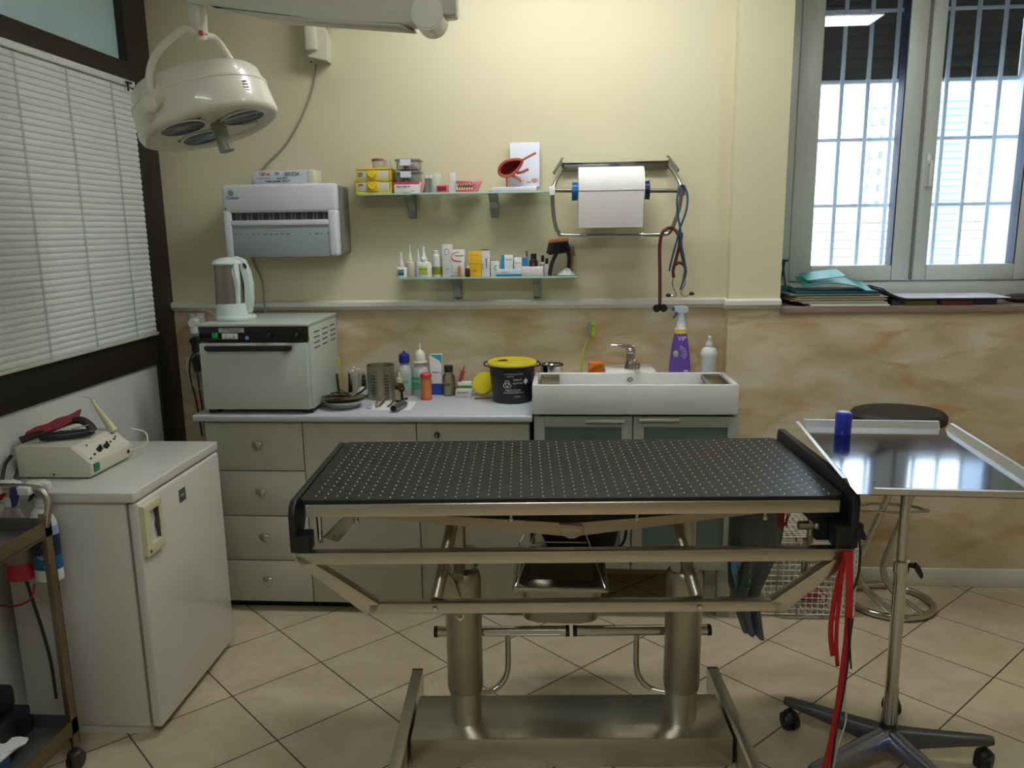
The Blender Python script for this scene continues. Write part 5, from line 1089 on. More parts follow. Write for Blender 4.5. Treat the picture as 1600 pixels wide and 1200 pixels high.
# control box under the table
b = B(); b.prism([(-.075, .60), (-.075, .72), (-.03, .80), (.10, .815), (.17, .80), (.20, .74), (.215, .66), (.175, .50), (-.03, .50)], 'y', .315, .43, .006); b.bx(.0, .14, .25, .32, .78, .82); part('control_box', b, mat('black_control_box', (26, 27, 28), .5), t)
b = B(); b.tube(spl([(.205, .34, .70), (.225, .33, .62), (.222, .33, .56), (.19, .34, .51)]), .005, 8); part('control_cable', b, BLACKR, t)
b = B(); b.tube(spl([(-.115, .1, .80), (-.13, .12, .77), (-.125, .14, .70)]), .004, 8); part('earth_cable', b, BLACKR, t)

# drip basin hanging under the table
t = thing('drip_basin', (-.012, 2.47, .52), 'rectangular steel drip basin hung by wires below the table', 'basin')
b = B(); cx, cy, w_, d_ = -.012, 2.475, .30, .36
def rring(hw, hd, z, r=.04, n=6):
    return [(cx+q[0], cy+q[1], z) for q in rr(-hw, hw, -hd, hd, r, n)]
lay = [rring(.152, .182, .528, .012), rring(.152, .182, .522, .012), rring(.134, .164, .520), rring(.122, .152, .405, .045), rring(.105, .135, .392, .04)]
inn = [rring(.150, .180, .530, .012), rring(.132, .162, .528), rring(.119, .149, .409, .045), rring(.103, .133, .396, .04)]
def loft(b, R_, capend=True, flip=False):
    m = len(R_[0]); vs = [p for r_ in R_ for p in r_]; fs = [(i*m+k, i*m+(k+1) % m, (i+1)*m+(k+1) % m, (i+1)*m+k) for i in range(len(R_)-1) for k in range(m)]
    if capend: fs.append(tuple((len(R_)-1)*m+k for k in range(m)))
    b._add(vs, fs, True)
loft(b, lay); loft(b, inn); b._add(lay[0]+inn[0], [(k, (k+1) % 28, (k+1) % 28+28, k+28) for k in range(28)]); part('basin', b, STEELD, t)
b = B(); zt_ = .80
for s in (-1, 1):
    b.tube([(cx+s*.025, 2.50, .805), (cx+s*.14, 2.30, .535)], .0028, 8); b.tube([(cx+s*.025, 2.50, .805), (cx+s*.148, 2.65, .535)], .0028, 8); b.tube([(cx+s*.14, 2.295, .535), (cx+s*.148, 2.655, .535)], .0028, 8)
b.tube([(cx-.085, 2.395, .645), (cx+.085, 2.395, .645)], .003, 8); b.tube([(cx-.03, 2.50, .806), (cx+.03, 2.50, .806)], .003, 8); b.tube([(cx-.14, 2.295, .535), (cx+.14, 2.295, .535)], .003, 8)
part('hanger', b, STEELP, t)

# cloth hanging below the rear right of the table
t = thing('hanging_cloth', (.66, 2.60, .45), 'dark grey blue cloth hanging under the right end of the table', 'cloth')
b = B()
def cl(u, v):
    xl = .575-.03*sin(v*2.2)+.035*v; xr_ = .672+.085*sin(min(1, v*1.25)*pi)**1.2*(1 if v < .8 else 1); 
    if v > .72: k = (v-.72)/.28; xl = xl+.045*k; xr_ = xr_*(1-k)+.700*k
    x = xl+(xr_-xl)*u; return (x, 2.60+.018*sin(u*7+v*3)+.012*sin(u*15-v*2), .885-.645*v-.035*v*u*v)
b.grid(cl, 22, 30, .005); part('cloth', b, mat('slate_blue_cloth', (104, 116, 122), .85, 0, (14, .12), (220, .3)), t)
b = B(); b.grid(lambda u, v: (.583+.055*u+.004*sin(v*9), 2.585+.02*sin(u*8+v*5), .56-.16*v), 8, 10, .002); part('plastic_film', b, mat('blue_plastic_film', (96, 138, 168), .25, 0, (20, .3)), t)
b = B(); b.bx(.655, .695, 2.585, 2.61, .855, .893, .004); b.cyl((.69, 2.585, .875), (.705, 2.585, .875), .012, n=12); part('clip', b, BLACK, t)

# red straps and cords at the right end
t = thing('red_strap', (.757, 1.99, .8), 'red strap hanging from the right front corner of the table', 'strap')
def ribbon(b, pts, wv, n=6, th=.0018):
    P = spl(pts, n); vs = []; wv = Vector(wv)
    for p in P: vs += [p-wv/2, p+wv/2]
    T_ = Vector((0, th, 0))
    m = len(P); vs2 = [v+T_ for v in vs]
    fs = [(2*i, 2*i+1, 2*i+3, 2*i+2) for i in range(m-1)]; k = 2*m
    fs += [(k+2*i, k+2*i+2, k+2*i+3, k+2*i+1) for i in range(m-1)]
    fs += [(2*i, 2*i+2, k+2*i+2, k+2*i) for i in range(m-1)]+[(2*i+1, k+2*i+1, k+2*i+3, 2*i+3) for i in range(m-1)]+[(0, k, k+1, 1), (2*m-2, 2*m-1, k+2*m-1, k+2*m-2)]
    b._add(vs+vs2, fs, True)
b = B(); ribbon(b, [(.744, 1.985, .80), (.748, 1.975, .70), (.752, 1.975, .58), (.748, 1.975, .46), (.742, 1.975, .36), (.730, 1.975, .24), (.714, 1.975, .14)], (.021, .004, 0))
ribbon(b, [(.742, 1.99, .80), (.722, 1.985, .72), (.712, 1.985, .62), (.712, 1.985, .56), (.722, 1.985, .50)], (.015, .004, 0)); ribbon(b, [(.735, 1.985, .80), (.728, 1.983, .70), (.726, 1.983, .56), (.736, 1.985, .47)], (.012, .004, 0)); part('strap', b, RED, t)
t = thing('red_strap', (.735, 2.56, .8), 'bunch of red laces hanging at the rear right of the table', 'strap')
b = B()
for k, (dx, w_) in enumerate(((-.012, .010), (.0, .012), (.014, .006))): ribbon(b, [(.737+dx, 2.56, .86), (.735+dx, 2.56, .76), (.734+dx, 2.56, .64)], (w_, .003, 0))
for dx in (-.022, .02, .03): b.tube(spl([(.735+dx*.6, 2.565, .86), (.735+dx, 2.565, .78), (.735+dx*.7, 2.565, .68), (.735, 2.565, .63)]), .0018, 6)
part('laces', b, mat('dark_red_fabric', (150, 34, 34), .6), t)
t = thing('cord', (.76, 1.98, .7), 'thin black cord dangling over the right end cap', 'cord')
b = B(); b.tube(spl([(.768, 2.0, .855), (.772, 1.985, .80), (.770, 1.98, .745), (.762, 1.98, .705), (.752, 1.985, .69)]), .0035, 8); b.tube(spl([(.7495, 1.968, .62), (.756, 1.968, .52), (.750, 1.968, .40), (.738, 1.968, .28), (.730, 1.968, .145)]), .003, 8); b.tube(spl([(.760, 1.968, .62), (.757, 1.968, .55), (.765, 1.968, .475)]), .0025, 8); part('cord', b, BLACKR, t)
t = thing('cord', (.76, 1.98, .5), 'thin off-white cord beside the red strap', 'cord')
b = B(); b.tube(spl([(.761, 1.985, .80), (.758, 1.98, .66), (.756, 1.98, .5), (.760, 1.98, .38), (.766, 1.98, .31), (.748, 1.98, .22), (.742, 1.985, .13)]), .0022, 8); part('cord', b, MATS['pale_cord'], t)

# ------------------------------------------------------------------ tray stand
t = thing('instrument_stand', (1.0, 2.25, 0), 'wheeled steel instrument stand with shallow rectangular tray on one pole', 'instrument stand')
A = Vector((.790, 2.602, .978)); Bq = Vector((1.240, 2.580, .978)); Cq = Vector((.730, 1.925, .978)); Dq = Cq+(Bq-A)
TRM = mat('mirror_tray_steel', (150, 153, 162), .09, 1, (3, .05))
b = B(); zt = 1.0
b._add([A, Bq, Dq, Cq], [(3, 2, 1, 0)]); b._add([p-Vector((0, 0, .002)) for p in (A, Bq, Dq, Cq)], [(0, 1, 2, 3)])
cen = (A+Bq+Cq+Dq)/4
def lip(p, q, h, tk=.0015, out=.010):
    d = (q-p).normalized(); o = Vector((d.y, -d.x, 0)); o = o if o.dot((p+q)/2-cen) > 0 else -o
    a = [p, q, q+o*out+Vector((0, 0, h)), p+o*out+Vector((0, 0, h))]
    for S in (0, 1):
        pass
    a2 = [v+o*tk for v in a]; b._add(a+a2, [(0, 1, 2, 3), (7, 6, 5, 4), (3, 2, 6, 7), (0, 4, 5, 1), (0, 3, 7, 4), (1, 5, 6, 2)])
    e = [a[3], a[2], a[2]+o*.012, a[3]+o*.012]; e2 = [v-Vector((0, 0, .0015)) for v in e]; b._add(e+e2, [(0, 1, 2, 3), (7, 6, 5, 4), (0, 3, 7, 4), (1, 5, 6, 2), (3, 2, 6, 7)])
d1 = (Bq-A).normalized(); d2 = (Cq-A).normalized()
b.mi = 1; lip(A+d1*.012, Bq-d1*.012, .022); lip(A+d2*.01, Cq-d2*.06, .022); lip(Bq+d2*.01, Dq-d2*.02, .022); lip(Cq+d1*.035, Dq-d1*.01, .022)
tray = part('tray', b, [TRM, mat('tray_rim_steel', (214, 214, 210), .42, .9)], t)
b = B(); PX, PY = 1.0, 2.25
b.cyl((PX-.005, PY, .655), (PX-.008, PY, .965), .0145, n=22); b.bx(PX-.14, PX+.12, PY-.02, PY+.02, .963, .975, .003); b.bx(PX-.03, PX+.02, PY-.15, PY+.15, .963, .975, .003); part('inner_pole', b, STEELP, t)
b = B(); b.cyl((PX, PY, .10), (PX-.003, PY, .655), .0185, n=24); b.cyl((PX-.003, PY, .625), (PX-.003, PY, .662), .0225, n=24); part('outer_pole', b, STEELP, t)
b = B(); b.cyl((PX+.018, PY-.01, .652), (PX+.032, PY-.014, .650), .008, n=12); b.prism([(PX+.028, .665), (PX+.040, .655), (PX+.052, .628), (PX+.050, .615), (PX+.043, .615), (PX+.034, .640), (PX+.024, .650)], 'y', PY-.026, PY-.010, .004); part('clamp_lever', b, BLACK, t)
b = B(); b.lathe([(.030, .045), (.040, .055), (.042, .085), (.036, .108), (.022, .118), (.020, .13)], Matrix.Translation((PX, PY, 0)), 28); part('hub', b, mat('dark_hub', (70, 70, 72), .35, .8), t)
GR = mat('grey_base_metal', (96, 97, 102), .38, .7); BRT = mat('bright_base_metal', (150, 154, 172), .3, .9)
for k, (ex, ey, mm) in enumerate(((.735, 2.40, GR), (1.115, 2.50, GR), (1.29, 2.22, GR), (1.085, 1.96, BRT), (.715, 2.06, BRT))):
    d = Vector((ex-PX, ey-PY, 0)); L_ = d.length; dn = d.normalized(); sd = Vector((-dn.y, dn.x, 0)); MM = Matrix((dn, sd, Vector((0, 0, 1)))).transposed().to_4x4(); MM.translation = (PX, PY, 0)
    b = B(); vs = []
    st_ = [(.02, .025, .052, .114), (L_*.3, .023, .062, .112), (L_*.7, .020, .080, .111), (L_-.01, .018, .088, .110), (L_+.008, .012, .090, .108)]
    for (u, hw, zl_, zh) in st_: vs += [(u, -hw, zl_), (u, -hw, zh-.007), (u, -hw*.5, zh), (u, hw*.5, zh), (u, hw, zh-.007), (u, hw, zl_)]
    fs = [(0, 1, 2, 3, 4, 5), tuple(reversed(range(24, 30)))]
    for i in range(4):
        for k2 in range(6): fs.append((i*6+k2, (i+1)*6+k2, (i+1)*6+(k2+1) % 6, i*6+(k2+1) % 6))
    b._add(vs, fs, False, MM); bmesh.ops.recalc_face_normals(b.bm, faces=b.bm.faces); arm = part('base_arm', b, mm, t, smooth=60)
    b = B(); c = Vector((ex, ey, .0))-dn*.012; b.cyl(c+Vector((0, 0, .055)), c+Vector((0, 0, .098)), .007, n=10)
    ca = rad(20+k*60); wd = Vector((cos(ca), sin(ca), 0))
    if k == 0: wd = Vector((1, .15, 0)).normalized()
    for s_ in (-1, 1): b.cyl(c+wd*(s_*.006)+Vector((0, 0, .031)), c+wd*(s_*.024)+Vector((0, 0, .031)), .031, .026, 24)
    b.ball(c+Vector((0, 0, .040)), .031, (.9, .9, .95), 18); part('caster', b, BLACK, t)
t = thing('plastic_bottle', (.893, 2.51, .978), 'small blue plastic bottle standing on the instrument tray', 'bottle')
b = B(); lathe_at(b, .893, 2.51, .978, [(.0235, 0), (.025, .003), (.025, .066), (.023, .070)], 28); part('body', b, mat('royal_blue_plastic', (40, 52, 168), .3), t)
b = B(); lathe_at(b, .893, 2.51, 1.048, [(.019, 0), (.019, .004), (.009, .004), (.0001, .003)], 24); part('top', b, mat('pale_blue_top', (110, 130, 200), .3), t)

# ------------------------------------------------------------------ stool
x, y = 1.375, 3.24
t = thing('stool', (1.42, 3.25, 0), 'tall chrome tube stool with dark round seat by the wall', 'stool')
CB = mat('chrome_tube', (190, 186, 178), .14, 1)
sx_, sy_ = 1.385, 3.24
b = B(); ring_ = [(1.425+.172*cos(a), 3.30+.158*sin(a), .016) for a in [2*pi*i/40 for i in range(40)]]; b.tube(ring_, .0145, 14, True); part('floor_ring', b, CB, t)
for xt, xb in ((1.366, 1.257), (1.460, 1.365)):
    b = B(); b.tube(spl([(xt+.075, 3.21, .84), (xt+.04, 3.23, .66), (xt, 3.25, .53), (xt*.5+xb*.5, 3.25, .37), (xb+.006, 3.25, .23), (xb+.002, 3.245, .17), (xb+.025, 3.225, .115), (xb+.08, 3.18, .065), (xb+.13, 3.155, .028)], 8), .0145, 14); part('leg', b, CB, t)
b = B(); arc = [(1.35+.175*cos(a), 3.22+.10*sin(a), .455) for a in [rad(8+164*i/20) for i in range(21)]]; b.tube(arc, .0075, 10); b.tube([(1.18, 3.235, .452), (1.42, 3.235, .448), (1.525, 3.235, .455)], .006, 10); part('footrest', b, CB, t)
b = B(); lathe_at(b, 1.352, 3.20, .866, [(.08, -.034), (.160, -.030), (.184, -.012), (.186, .014), (.172, .028), (.10, .035), (.0001, .037)], 48, 1.0, .82); part('seat', b, mat('dark_brown_vinyl', (44, 38, 34), .6), t)
b = B(); b.cyl((1.44, 3.22, .80), (1.38, 3.22, .842), .02, n=16); b.bx(1.36, 1.56, 3.20, 3.24, .825, .842, .003) ; part('seat_mount', b, CB, t)

# ------------------------------------------------------------------ wire crate on the floor
t = thing('wire_crate', (1.04, 3.3, 0), 'white wire mesh crate on the floor between table and stool', 'wire crate')
x0, x1, y0, y1, zt = .80, 1.225, 3.17, 3.44, .36
WW = mat('white_coated_wire', (226, 226, 216), .45)
b = B(); r = .0018
def wire(p, q, rr_=r): b.tube([p, q], rr_, 5)
n = 17
for i in range(n+1):
    x = x0+(x1-x0)*i/n; wire((x, y0, .012), (x, y0, zt)); wire((x, y0, zt), (x, y1, zt))
for j in range(15): z = .012+(zt-.012)*j/14; wire((x0, y0, z), (x1, y0, z)); 
for j in range(13): y = y0+(y1-y0)*j/12; wire((x1, y, .012), (x1, y, zt)); wire((x0, y, zt), (x1, y, zt))
for j in range(15): z = .012+(zt-.012)*j/14; wire((x1, y0, z), (x1, y1, z))
part('mesh_sides', b, WW, t)
b = B()
for i in range(n+1): x = x0+(x1-x0)*i/n; wire((x, y1, .012), (x, y1, zt)); wire((x, y0, .012), (x, y1, .012))
for j in range(15): z = .012+(zt-.012)*j/14; wire((x0, y1, z), (x1, y1, z)); wire((x0, y0, z), (x0, y1, z))
part('mesh_back', b, WW, t)
b = B()
for p, q in (((x0, y0, zt), (x1, y0, zt)), ((x1, y0, zt), (x1, y1, zt)), ((x1, y0, .012), (x1, y0, zt)), ((x0, y0, .012), (x1, y0, .012)), ((x1, y0, .012), (x1, y1, .012)), ((x0, y1, zt), (x1, y1, zt))): wire(p, q, .003)
part('edge_wires', b, WW, t)
b = B(); b.tube(spl([(.90, y0-.006, .30), (.90, y0-.006, .03), (.91, y0-.01, .004), (.96, y0-.02, .004), (1.15, y0-.02, .004)]), .003, 8); b.tube(spl([(.98, y0-.006, .16), (.985, y0-.01, .02), (1.0, y0-.015, .004), (1.05, y0-.01, .012), (1.1, y0-.008, .004)]), .003, 8); part('door_wire', b, mat('dull_wire', (150, 144, 126), .4, .6), t)
t = thing('red_lead', (.96, 3.3, .02), 'tangled red lead lying inside the wire crate', 'lead')
b = B(); b.tube(spl([(.85, 3.25, .345), (.93, 3.23, .345), (.98, 3.24, .34), (1.0, 3.25, .30), (1.06, 3.28, .14), (1.10, 3.30, .08), (1.14, 3.26, .05), (1.12, 3.24, .03)]), .0045, 8); b.bx(1.03, 1.12, 3.26, 3.32, .03, .05, .006); part('lead', b, mat('dark_red_fabric', (150, 34, 34), .6), t)

# ------------------------------------------------------------------ fridge
t = thing('fridge', (-1.55, 2.53, 0), 'white under-counter fridge with side handle against the partition', 'fridge')
b = B(); b.bx(-1.79, -1.372, 2.262, 2.842, .03, .82, .006); b.bx(-1.79, -1.38, 2.27, 2.83, .0, .03); part('body', b, ENAM, t)
b = B(); b.bx(-1.792, -1.332, 2.245, 2.855, .818, .852, .006, seg=3); part('worktop', b, ENAM, t)
b = B(); b.bx(-1.373, -1.362, 2.268, 2.836, .04, .81); part('gasket', b, mat('grey_gasket', (128, 126, 116), .6), t)
b = B(); b.bx(-1.363, -1.328, 2.258, 2.846, .032, .812, .009, seg=3); dr = part('door', b, mat('glossy_white_door', (212, 212, 204), .2, 0, (2, .02), coat=.4), t)
HN = mat('cream_handle', (212, 208, 172), .4)
b = B(); z0, z1, y0, y1 = .632, .80, 2.262, 2.372
b.bx(-1.330, -1.312, y0, y1, z1-.026, z1, .001); b.bx(-1.330, -1.312, y0, y1, z0, z0+.032, .001); b.bx(-1.330, -1.3122, y0, y0+.032, z0+.031, z1-.025); b.bx(-1.330, -1.3122, y1-.018, y1, z0+.031, z1-.025); hd = part('handle', b, HN, dr)
b = B(); b.prism([(y1-.018, z0+.035), (y1-.018, z1-.03), (y1-.028, z1-.035), (y1-.022, z1-.07), (y1-.030, z1-.085), (y1-.022, z0+.06)], 'x', -1.328, -1.316); part('grip', b, mat('dark_grip', (66, 58, 56), .6), hd)
b = B(); b.cyl((-1.313, y0+.016, z0+.014), (-1.311, y0+.016, z0+.014), .006, n=12); part('screw', b, mat('dull_screw', (96, 90, 74), .5), hd)
b = B(); b.bx(-1.329, -1.3265, 2.515, 2.562, .722, .768, .0005); pl = part('maker_plate', b, mat('pewter_plate', (112, 112, 104), .4, .6), dr); text('FRIGO', .011, face_x(-1.3262, 2.538, .745), INKW, pl)
for x, y in ((-1.40, 2.30), (-1.40, 2.80), (-1.76, 2.30), (-1.76, 2.80)): part('foot', B().bx(x-.018, x+.018, y-.018, y+.018, 0, .031, .002), BLACK, t)

# electrosurgical unit on the fridge
t = thing('electrosurgical_unit', (-1.66, 2.5, .852), 'cream sloping electrosurgery unit with green switch on the fridge', 'medical unit')
ya, yb = 2.375, 2.625
EU = mat('cream_metal_case', (206, 205, 188), .4, 0, (4, .02))
b = B(); b.prism([(-1.792, .858), (-1.548, .858), (-1.540, .866), (-1.540, .905), (-1.605, .962), (-1.792, .962)], 'y', ya, yb, .003); part('case', b, EU, t)
for x, y in ((-1.77, ya+.02), (-1.57, ya+.02), (-1.77, yb-.02), (-1.57, yb-.02)): part('foot', B().cyl((x, y, .852), (x, y, .859), .008, n=10), BLACK, t)
sl = Vector((-.065, 0, .057)).normalized(); nn = Vector((.057, 0, .065)).normalized()
def sp(u, v): return Vector((-1.540, ya, .905))+sl*u+Vector((0, v, 0))
b = B(); MM = Matrix((Vector((0, 1, 0)), sl, nn)).transposed().to_4x4(); MM.translation = sp(.043, (yb-ya)/2)+nn*.0004
b.bx(-.112, .112, -.036, .036, 0, .0008, 0, MM); pn = part('front_panel', b, mat('cream_front_panel', (216, 215, 200), .4), t)
for v, r_ in ((.088, .0095), (.128, .0095)):
    b = B(); p_ = sp(.032, v)+nn*.001; b.cyl(p_, p_+nn*.012, r_, r_*.9, 18); b.tube([p_+nn*.012-sl*.008, p_+nn*.014+sl*.010+Vector((0, .006, 0))], .0035, 8); part('selector_knob', b, BLACK, pn)
for u, v, r_ in ((.016, .020, .003), (.024, .052, .0042), (.040, .168, .0032), (.044, .196, .0036), (.05, .212, .003), (.066, .215, .002)):
    b = B(); p_ = sp(u, v); b.cyl(p_, p_+nn*.006, r_, n=10); part('terminal', b, mat('dark_terminal', (60, 58, 52), .4), pn)
text('HF', .009, MM @ Matrix.Translation((-.06, .022, .0012)), INK, pn)
b = B(); b.bx(-.095, .10, .028, .0285, .0006, .0012, 0, MM); b.bx(-.095, .10, -.030, -.0295, .0006, .0012, 0, MM); part('panel_lines', b, mat('grey_lines', (140, 140, 130), .6), pn)
b = B(); b.bx(-1.541, -1.534, ya+.012, ya+.040, .874, .901, .002); part('power_switch', b, mat('green_switch', (16, 122, 84), .3), t)
b = B(); b.cyl((-1.541, yb-.03, .885), (-1.536, yb-.03, .885), .006, n=14); part('output_socket', b, INKB, t)
b = B(); b.cyl((-1.67, ya-.001, .868), (-1.67, ya+.002, .868), .004, n=10); part('case_screw', b, mat('dark_terminal', (60, 58, 52), .4), t)
b = B(); b.tube(spl([(-1.534, yb-.03, .885), (-1.505, yb-.01, .895), (-1.50, yb+.03, .90), (-1.52, yb+.06, .93), (-1.56, yb+.04, .95)]), .003, 8); part('lead', b, mat('cream_lead', (206, 204, 176), .5), t)
t = thing('scaler_handpiece', (-1.60, 2.63, .98), 'cream pointed handpiece leaning in a holder behind the sloping unit', 'handpiece')
b = B(); P0 = Vector((-1.585, 2.60, .955)); P1_ = Vector((-1.665, 2.62, 1.062)); d = (P1_-P0)
b.tube([P0+d*k/6 for k in range(7)], .012, 14, rs=[.016, .0145, .0125, .011, .009, .0065, .004]); part('handle', b, mat('pale_olive_cream', (202, 200, 160), .4), t)
b = B(); b.tube(spl([P1_, P1_+Vector((-.010, 0, .010)), P1_+Vector((-.028, 0, .016))]), .0016, 6); part('tip', b, STEELP, t)
t = thing('clipper', (-1.68, 2.47, .965), 'black hand piece lying diagonally on top of the sloping unit', 'clipper')
b = B(); P0 = Vector((-1.742, 2.425, .979)); P1_ = Vector((-1.592, 2.50, .981)); d = P1_-P0
b.tube([P0+d*q for q in (0, .03, .15, .4, .7, .93, 1)], .014, 16, rs=[.004, .011, .015, .0155, .0155, .013, .005], flat=(.95, 1.15)); part('body', b, mat('black_navy_plastic', (26, 27, 38), .35), t)
b = B(); b.tube([P0+d*.55+Vector((-.006, .018, .014)), P0+d*.95+Vector((-.02, .018, .020))], .002, 6); b.bx(-1.70, -1.645, 2.465, 2.475, .985, .992, .002, Matrix.Identity(4)); part('blade', b, STEELP, t)
t = thing('leather_strap', (-1.76, 2.5, .965), 'dark brown strap curled behind the black hand piece', 'strap')
b = B(); b.tube(spl([(-1.80, 2.42, .972), (-1.76, 2.47, .985), (-1.70, 2.52, 1.008), (-1.66, 2.53, 1.014), (-1.63, 2.53, .998), (-1.615, 2.53, .975)]), .012, 10, flat=(1.0, 1.3)); part('strap', b, mat('dark_brown_leather', (40, 28, 26), .6), t)
t = thing('red_pouch', (-1.80, 2.45, .97), 'crinkled red plastic packet at the back left of the unit', 'packet')
b = B(); random.seed(9)
b.grid(lambda u, v: (-1.80+.135*u, 2.42+.10*u+.03*v, .965+.052*u+.030*v+.002*sin(u*16+v*5)), 24, 6, .010); part('packet', b, mat('glossy_red_film', (146, 58, 68), .2, 0, (30, .2), (120, .7)), t)
t = thing('cable_bundle', (-1.80, 2.36, .86), 'grey and black cables bunched at the left edge of the fridge top', 'cables')
b = B()
for k in range(4): b.tube(spl([(-1.79, 2.30+.012*k, .856+.003*k), (-1.795, 2.33+.01*k, .90-.006*k), (-1.80, 2.36, .915-.01*k), (-1.815, 2.42+.02*k, .90)]), .0042, 8)
part('grey_cables', b, mat('light_grey_cable', (150, 152, 146), .5), t)
b = B(); b.tube(spl([(-1.79, 2.29, .858), (-1.80, 2.33, .91), (-1.812, 2.38, .93)]), .006, 8); part('black_cable', b, BLACK, t)

# ------------------------------------------------------------------ steel trolley at the left
t = thing('steel_trolley', (-1.66, 1.85, 0), 'worn steel instrument trolley with push bar in the left foreground', 'trolley')
TS = mat('tarnished_steel', (138, 120, 94), .42, .85, (9, .25)); TS2 = mat('grey_tray_steel', (150, 150, 150), .35, .85, (6, .1))
xr, xl, yb_, yf_ = -1.508, -1.80, 2.105, 1.50
for x in (xr, xl):
    for y in (yb_, yf_):
        b = B(); s1 = -.036 if x == xr else .036; s2 = -.030 if y == yb_ else .030
        b.bx(x, x+s1, y, y+s2*.14, .085, .835, .001); b.bx(x, x+s1*.14, y, y+s2, .085, .835, .001); part('post', b, TS, t)
        b = B(); cx_, cy_ = x+s1*.4, y+s2*.4; b.cyl((cx_, cy_, .06), (cx_, cy_, .10), .008, n=10); b.ball((cx_, cy_, .052), .024, (1, 1, .6), 16)
        for q in (-1, 1): b.cyl((cx_+q*.004, cy_, .030), (cx_+q*.016, cy_, .030), .030, .027, 22)
        part('caster', b, mat('dark_grey_caster', (56, 54, 52), .4, .3), t)
for zt_, nm in ((.80, 'top_shelf'), (.155, 'bottom_shelf')):
    b = B(); b.bx(xl, xr, yf_, yb_, zt_-.022, zt_-.020); f = part(nm, b, TS2, t)
    b = B(); b.bx(xr-.002, xr, yf_, yb_, zt_-.028, zt_+.022, .0005); part('side_rim', b, TS, t)
    b = B(); b.bx(xl, xr, yb_-.003, yb_, zt_-.028, zt_+.022, .0005); part('rear_rim', b, mat('dark_grey_rim', (96, 92, 90), .45, .6), t)
    b = B(); b.bx(xl, xl+.002, yf_, yb_, zt_-.028, zt_+.022, .0005); part('side_rim', b, TS, t)
b = B(); b.tube(spl([(xr-.006, yb_-.02, .80), (xr-.004, yb_+.004, .862), (xr-.022, yb_+.01, .902), (xr-.06, yb_+.01, .912), (-1.66, yb_+.01, .914), (xl+.06, yb_+.01, .912), (xl+.02, yb_+.01, .902), (xl+.004, yb_+.004, .862), (xl+.006, yb_-.02, .80)]), .0105, 12); part('push_bar', b, STEELD, t)
b = B(); b.bx(-1.71, -1.655, 1.93, 2.02, .782, .805, .003); solo('glass_dish', b, mat('pale_blue_clear', (186, 200, 210), .2), (-1.68, 1.97, .785), 'pale clear dish on the top shelf of the trolley', 'dish')

# bottles hooked over the push bar
def hung(x, y, zb, label, mb, mt_, mc, liquid=None, txt=None):
    t = thing('spray_bottle', (x, y, zb), label, 'spray bottle')
    part('bottle', lathe_at(B(), x, y, zb, [(.038, 0), (.043, .004), (.043, .165), (.040, .19), (.026, .222), (.016, .236), (.015, .25)], 28, 1, .7), mb, t)
    b1, b2 = B(), B(); trigger_head(b1, b2, x+.006, y, zb+.238, 1.15, 1); b1.prism([(x-.02, zb+.296), (x+.026, zb+.296), (x+.022, zb+.318), (x-.018, zb+.320)], 'y', y-.075, y, .003); b2.prism([(x-.030, zb+.322), (x-.012, zb+.322), (x-.010, zb+.300), (x-.020, zb+.262), (x-.032, zb+.262), (x-.026, zb+.296)], 'y', y-.082, y-.064, .004)
    part('trigger_head', b1, mt_, t); part('trigger', b2, mc, t)
    return t
tw = hung(-1.578, 2.165, .60, 'white and blue trigger spray bottle hooked on the trolley push bar', WHITE, mat('soft_white_plastic', (206, 206, 202), .4), mat('indigo_trigger', (34, 28, 84), .4))
part('dark_label', lathe_at(B(), -1.578, 2.165, .60, [(.0437, .085), (.0437, .150)], 28, 1, .7), mat('navy_label', (26, 38, 66), .4), tw); part('blue_label', lathe_at(B(), -1.578, 2.165, .60, [(.0438, .040), (.0438, .085)], 28, 1, .7), mat('cyan_blue_label', (24, 100, 150), .4), tw)
part('top_label', lathe_at(B(), -1.578, 2.165, .60, [(.0437, .150), (.0425, .178)], 28, 1, .7), mat('pale_blue_label', (150, 172, 200), .4), tw)
text('VETRI', .017, face_y(-1.566, 2.134, .682), INKW, tw, bold=.0004); text('BB', .018, face_y(-1.545, 2.139, .765), INKB, tw, bold=.0006); text('TEX', .010, face_y(-1.562, 2.1335, .652), INKW, tw)
tr_ = hung(-1.672, 2.165, .60, 'clear trigger spray bottle with red head and pink liquid at the frame edge', mat('clear_pink_bottle', (178, 168, 160), .2, 0, None, None, None, .4), mat('soft_white_plastic', (206, 206, 202), .4), mat('red_trigger', (196, 34, 40), .4))
part('pink_liquid', lathe_at(B(), -1.672, 2.165, .60, [(.0436, .004), (.0438, .055)], 28, 1, .7), mat('pink_red_liquid', (204, 48, 70), .3), tr_)
b = B(); b.tube(spl([(-1.80, 2.19, .50), (-1.72, 2.18, .50), (-1.655, 2.17, .53), (-1.635, 2.17, .58)]), .0035, 8); solo('lead', b, mat('red_orange_lead', (170, 52, 40), .5), (-1.70, 2.18, .5), 'thin reddish lead below the hanging spray bottles', 'lead')
b = B(); b.tube(spl([(-1.69, 2.20, .62), (-1.675, 2.20, .53), (-1.655, 2.20, .42), (-1.64, 2.20, .30), (-1.638, 2.20, .17)]), .005, 8); solo('power_lead', b, BLACKR, (-1.66, 2.2, .17), 'black cable hanging down behind the trolley to its bottom shelf', 'cable')
b = B(); b.bx(-1.80, -1.640, 1.965, 2.085, .136, .225, .006); b.bx(-1.80, -1.675, 1.97, 2.08, .225, .30, .015); solo('black_case', b, mat('near_black_case', (20, 21, 26), .5), (-1.72, 2.02, .136), 'black case standing on the bottom shelf of the trolley', 'case')
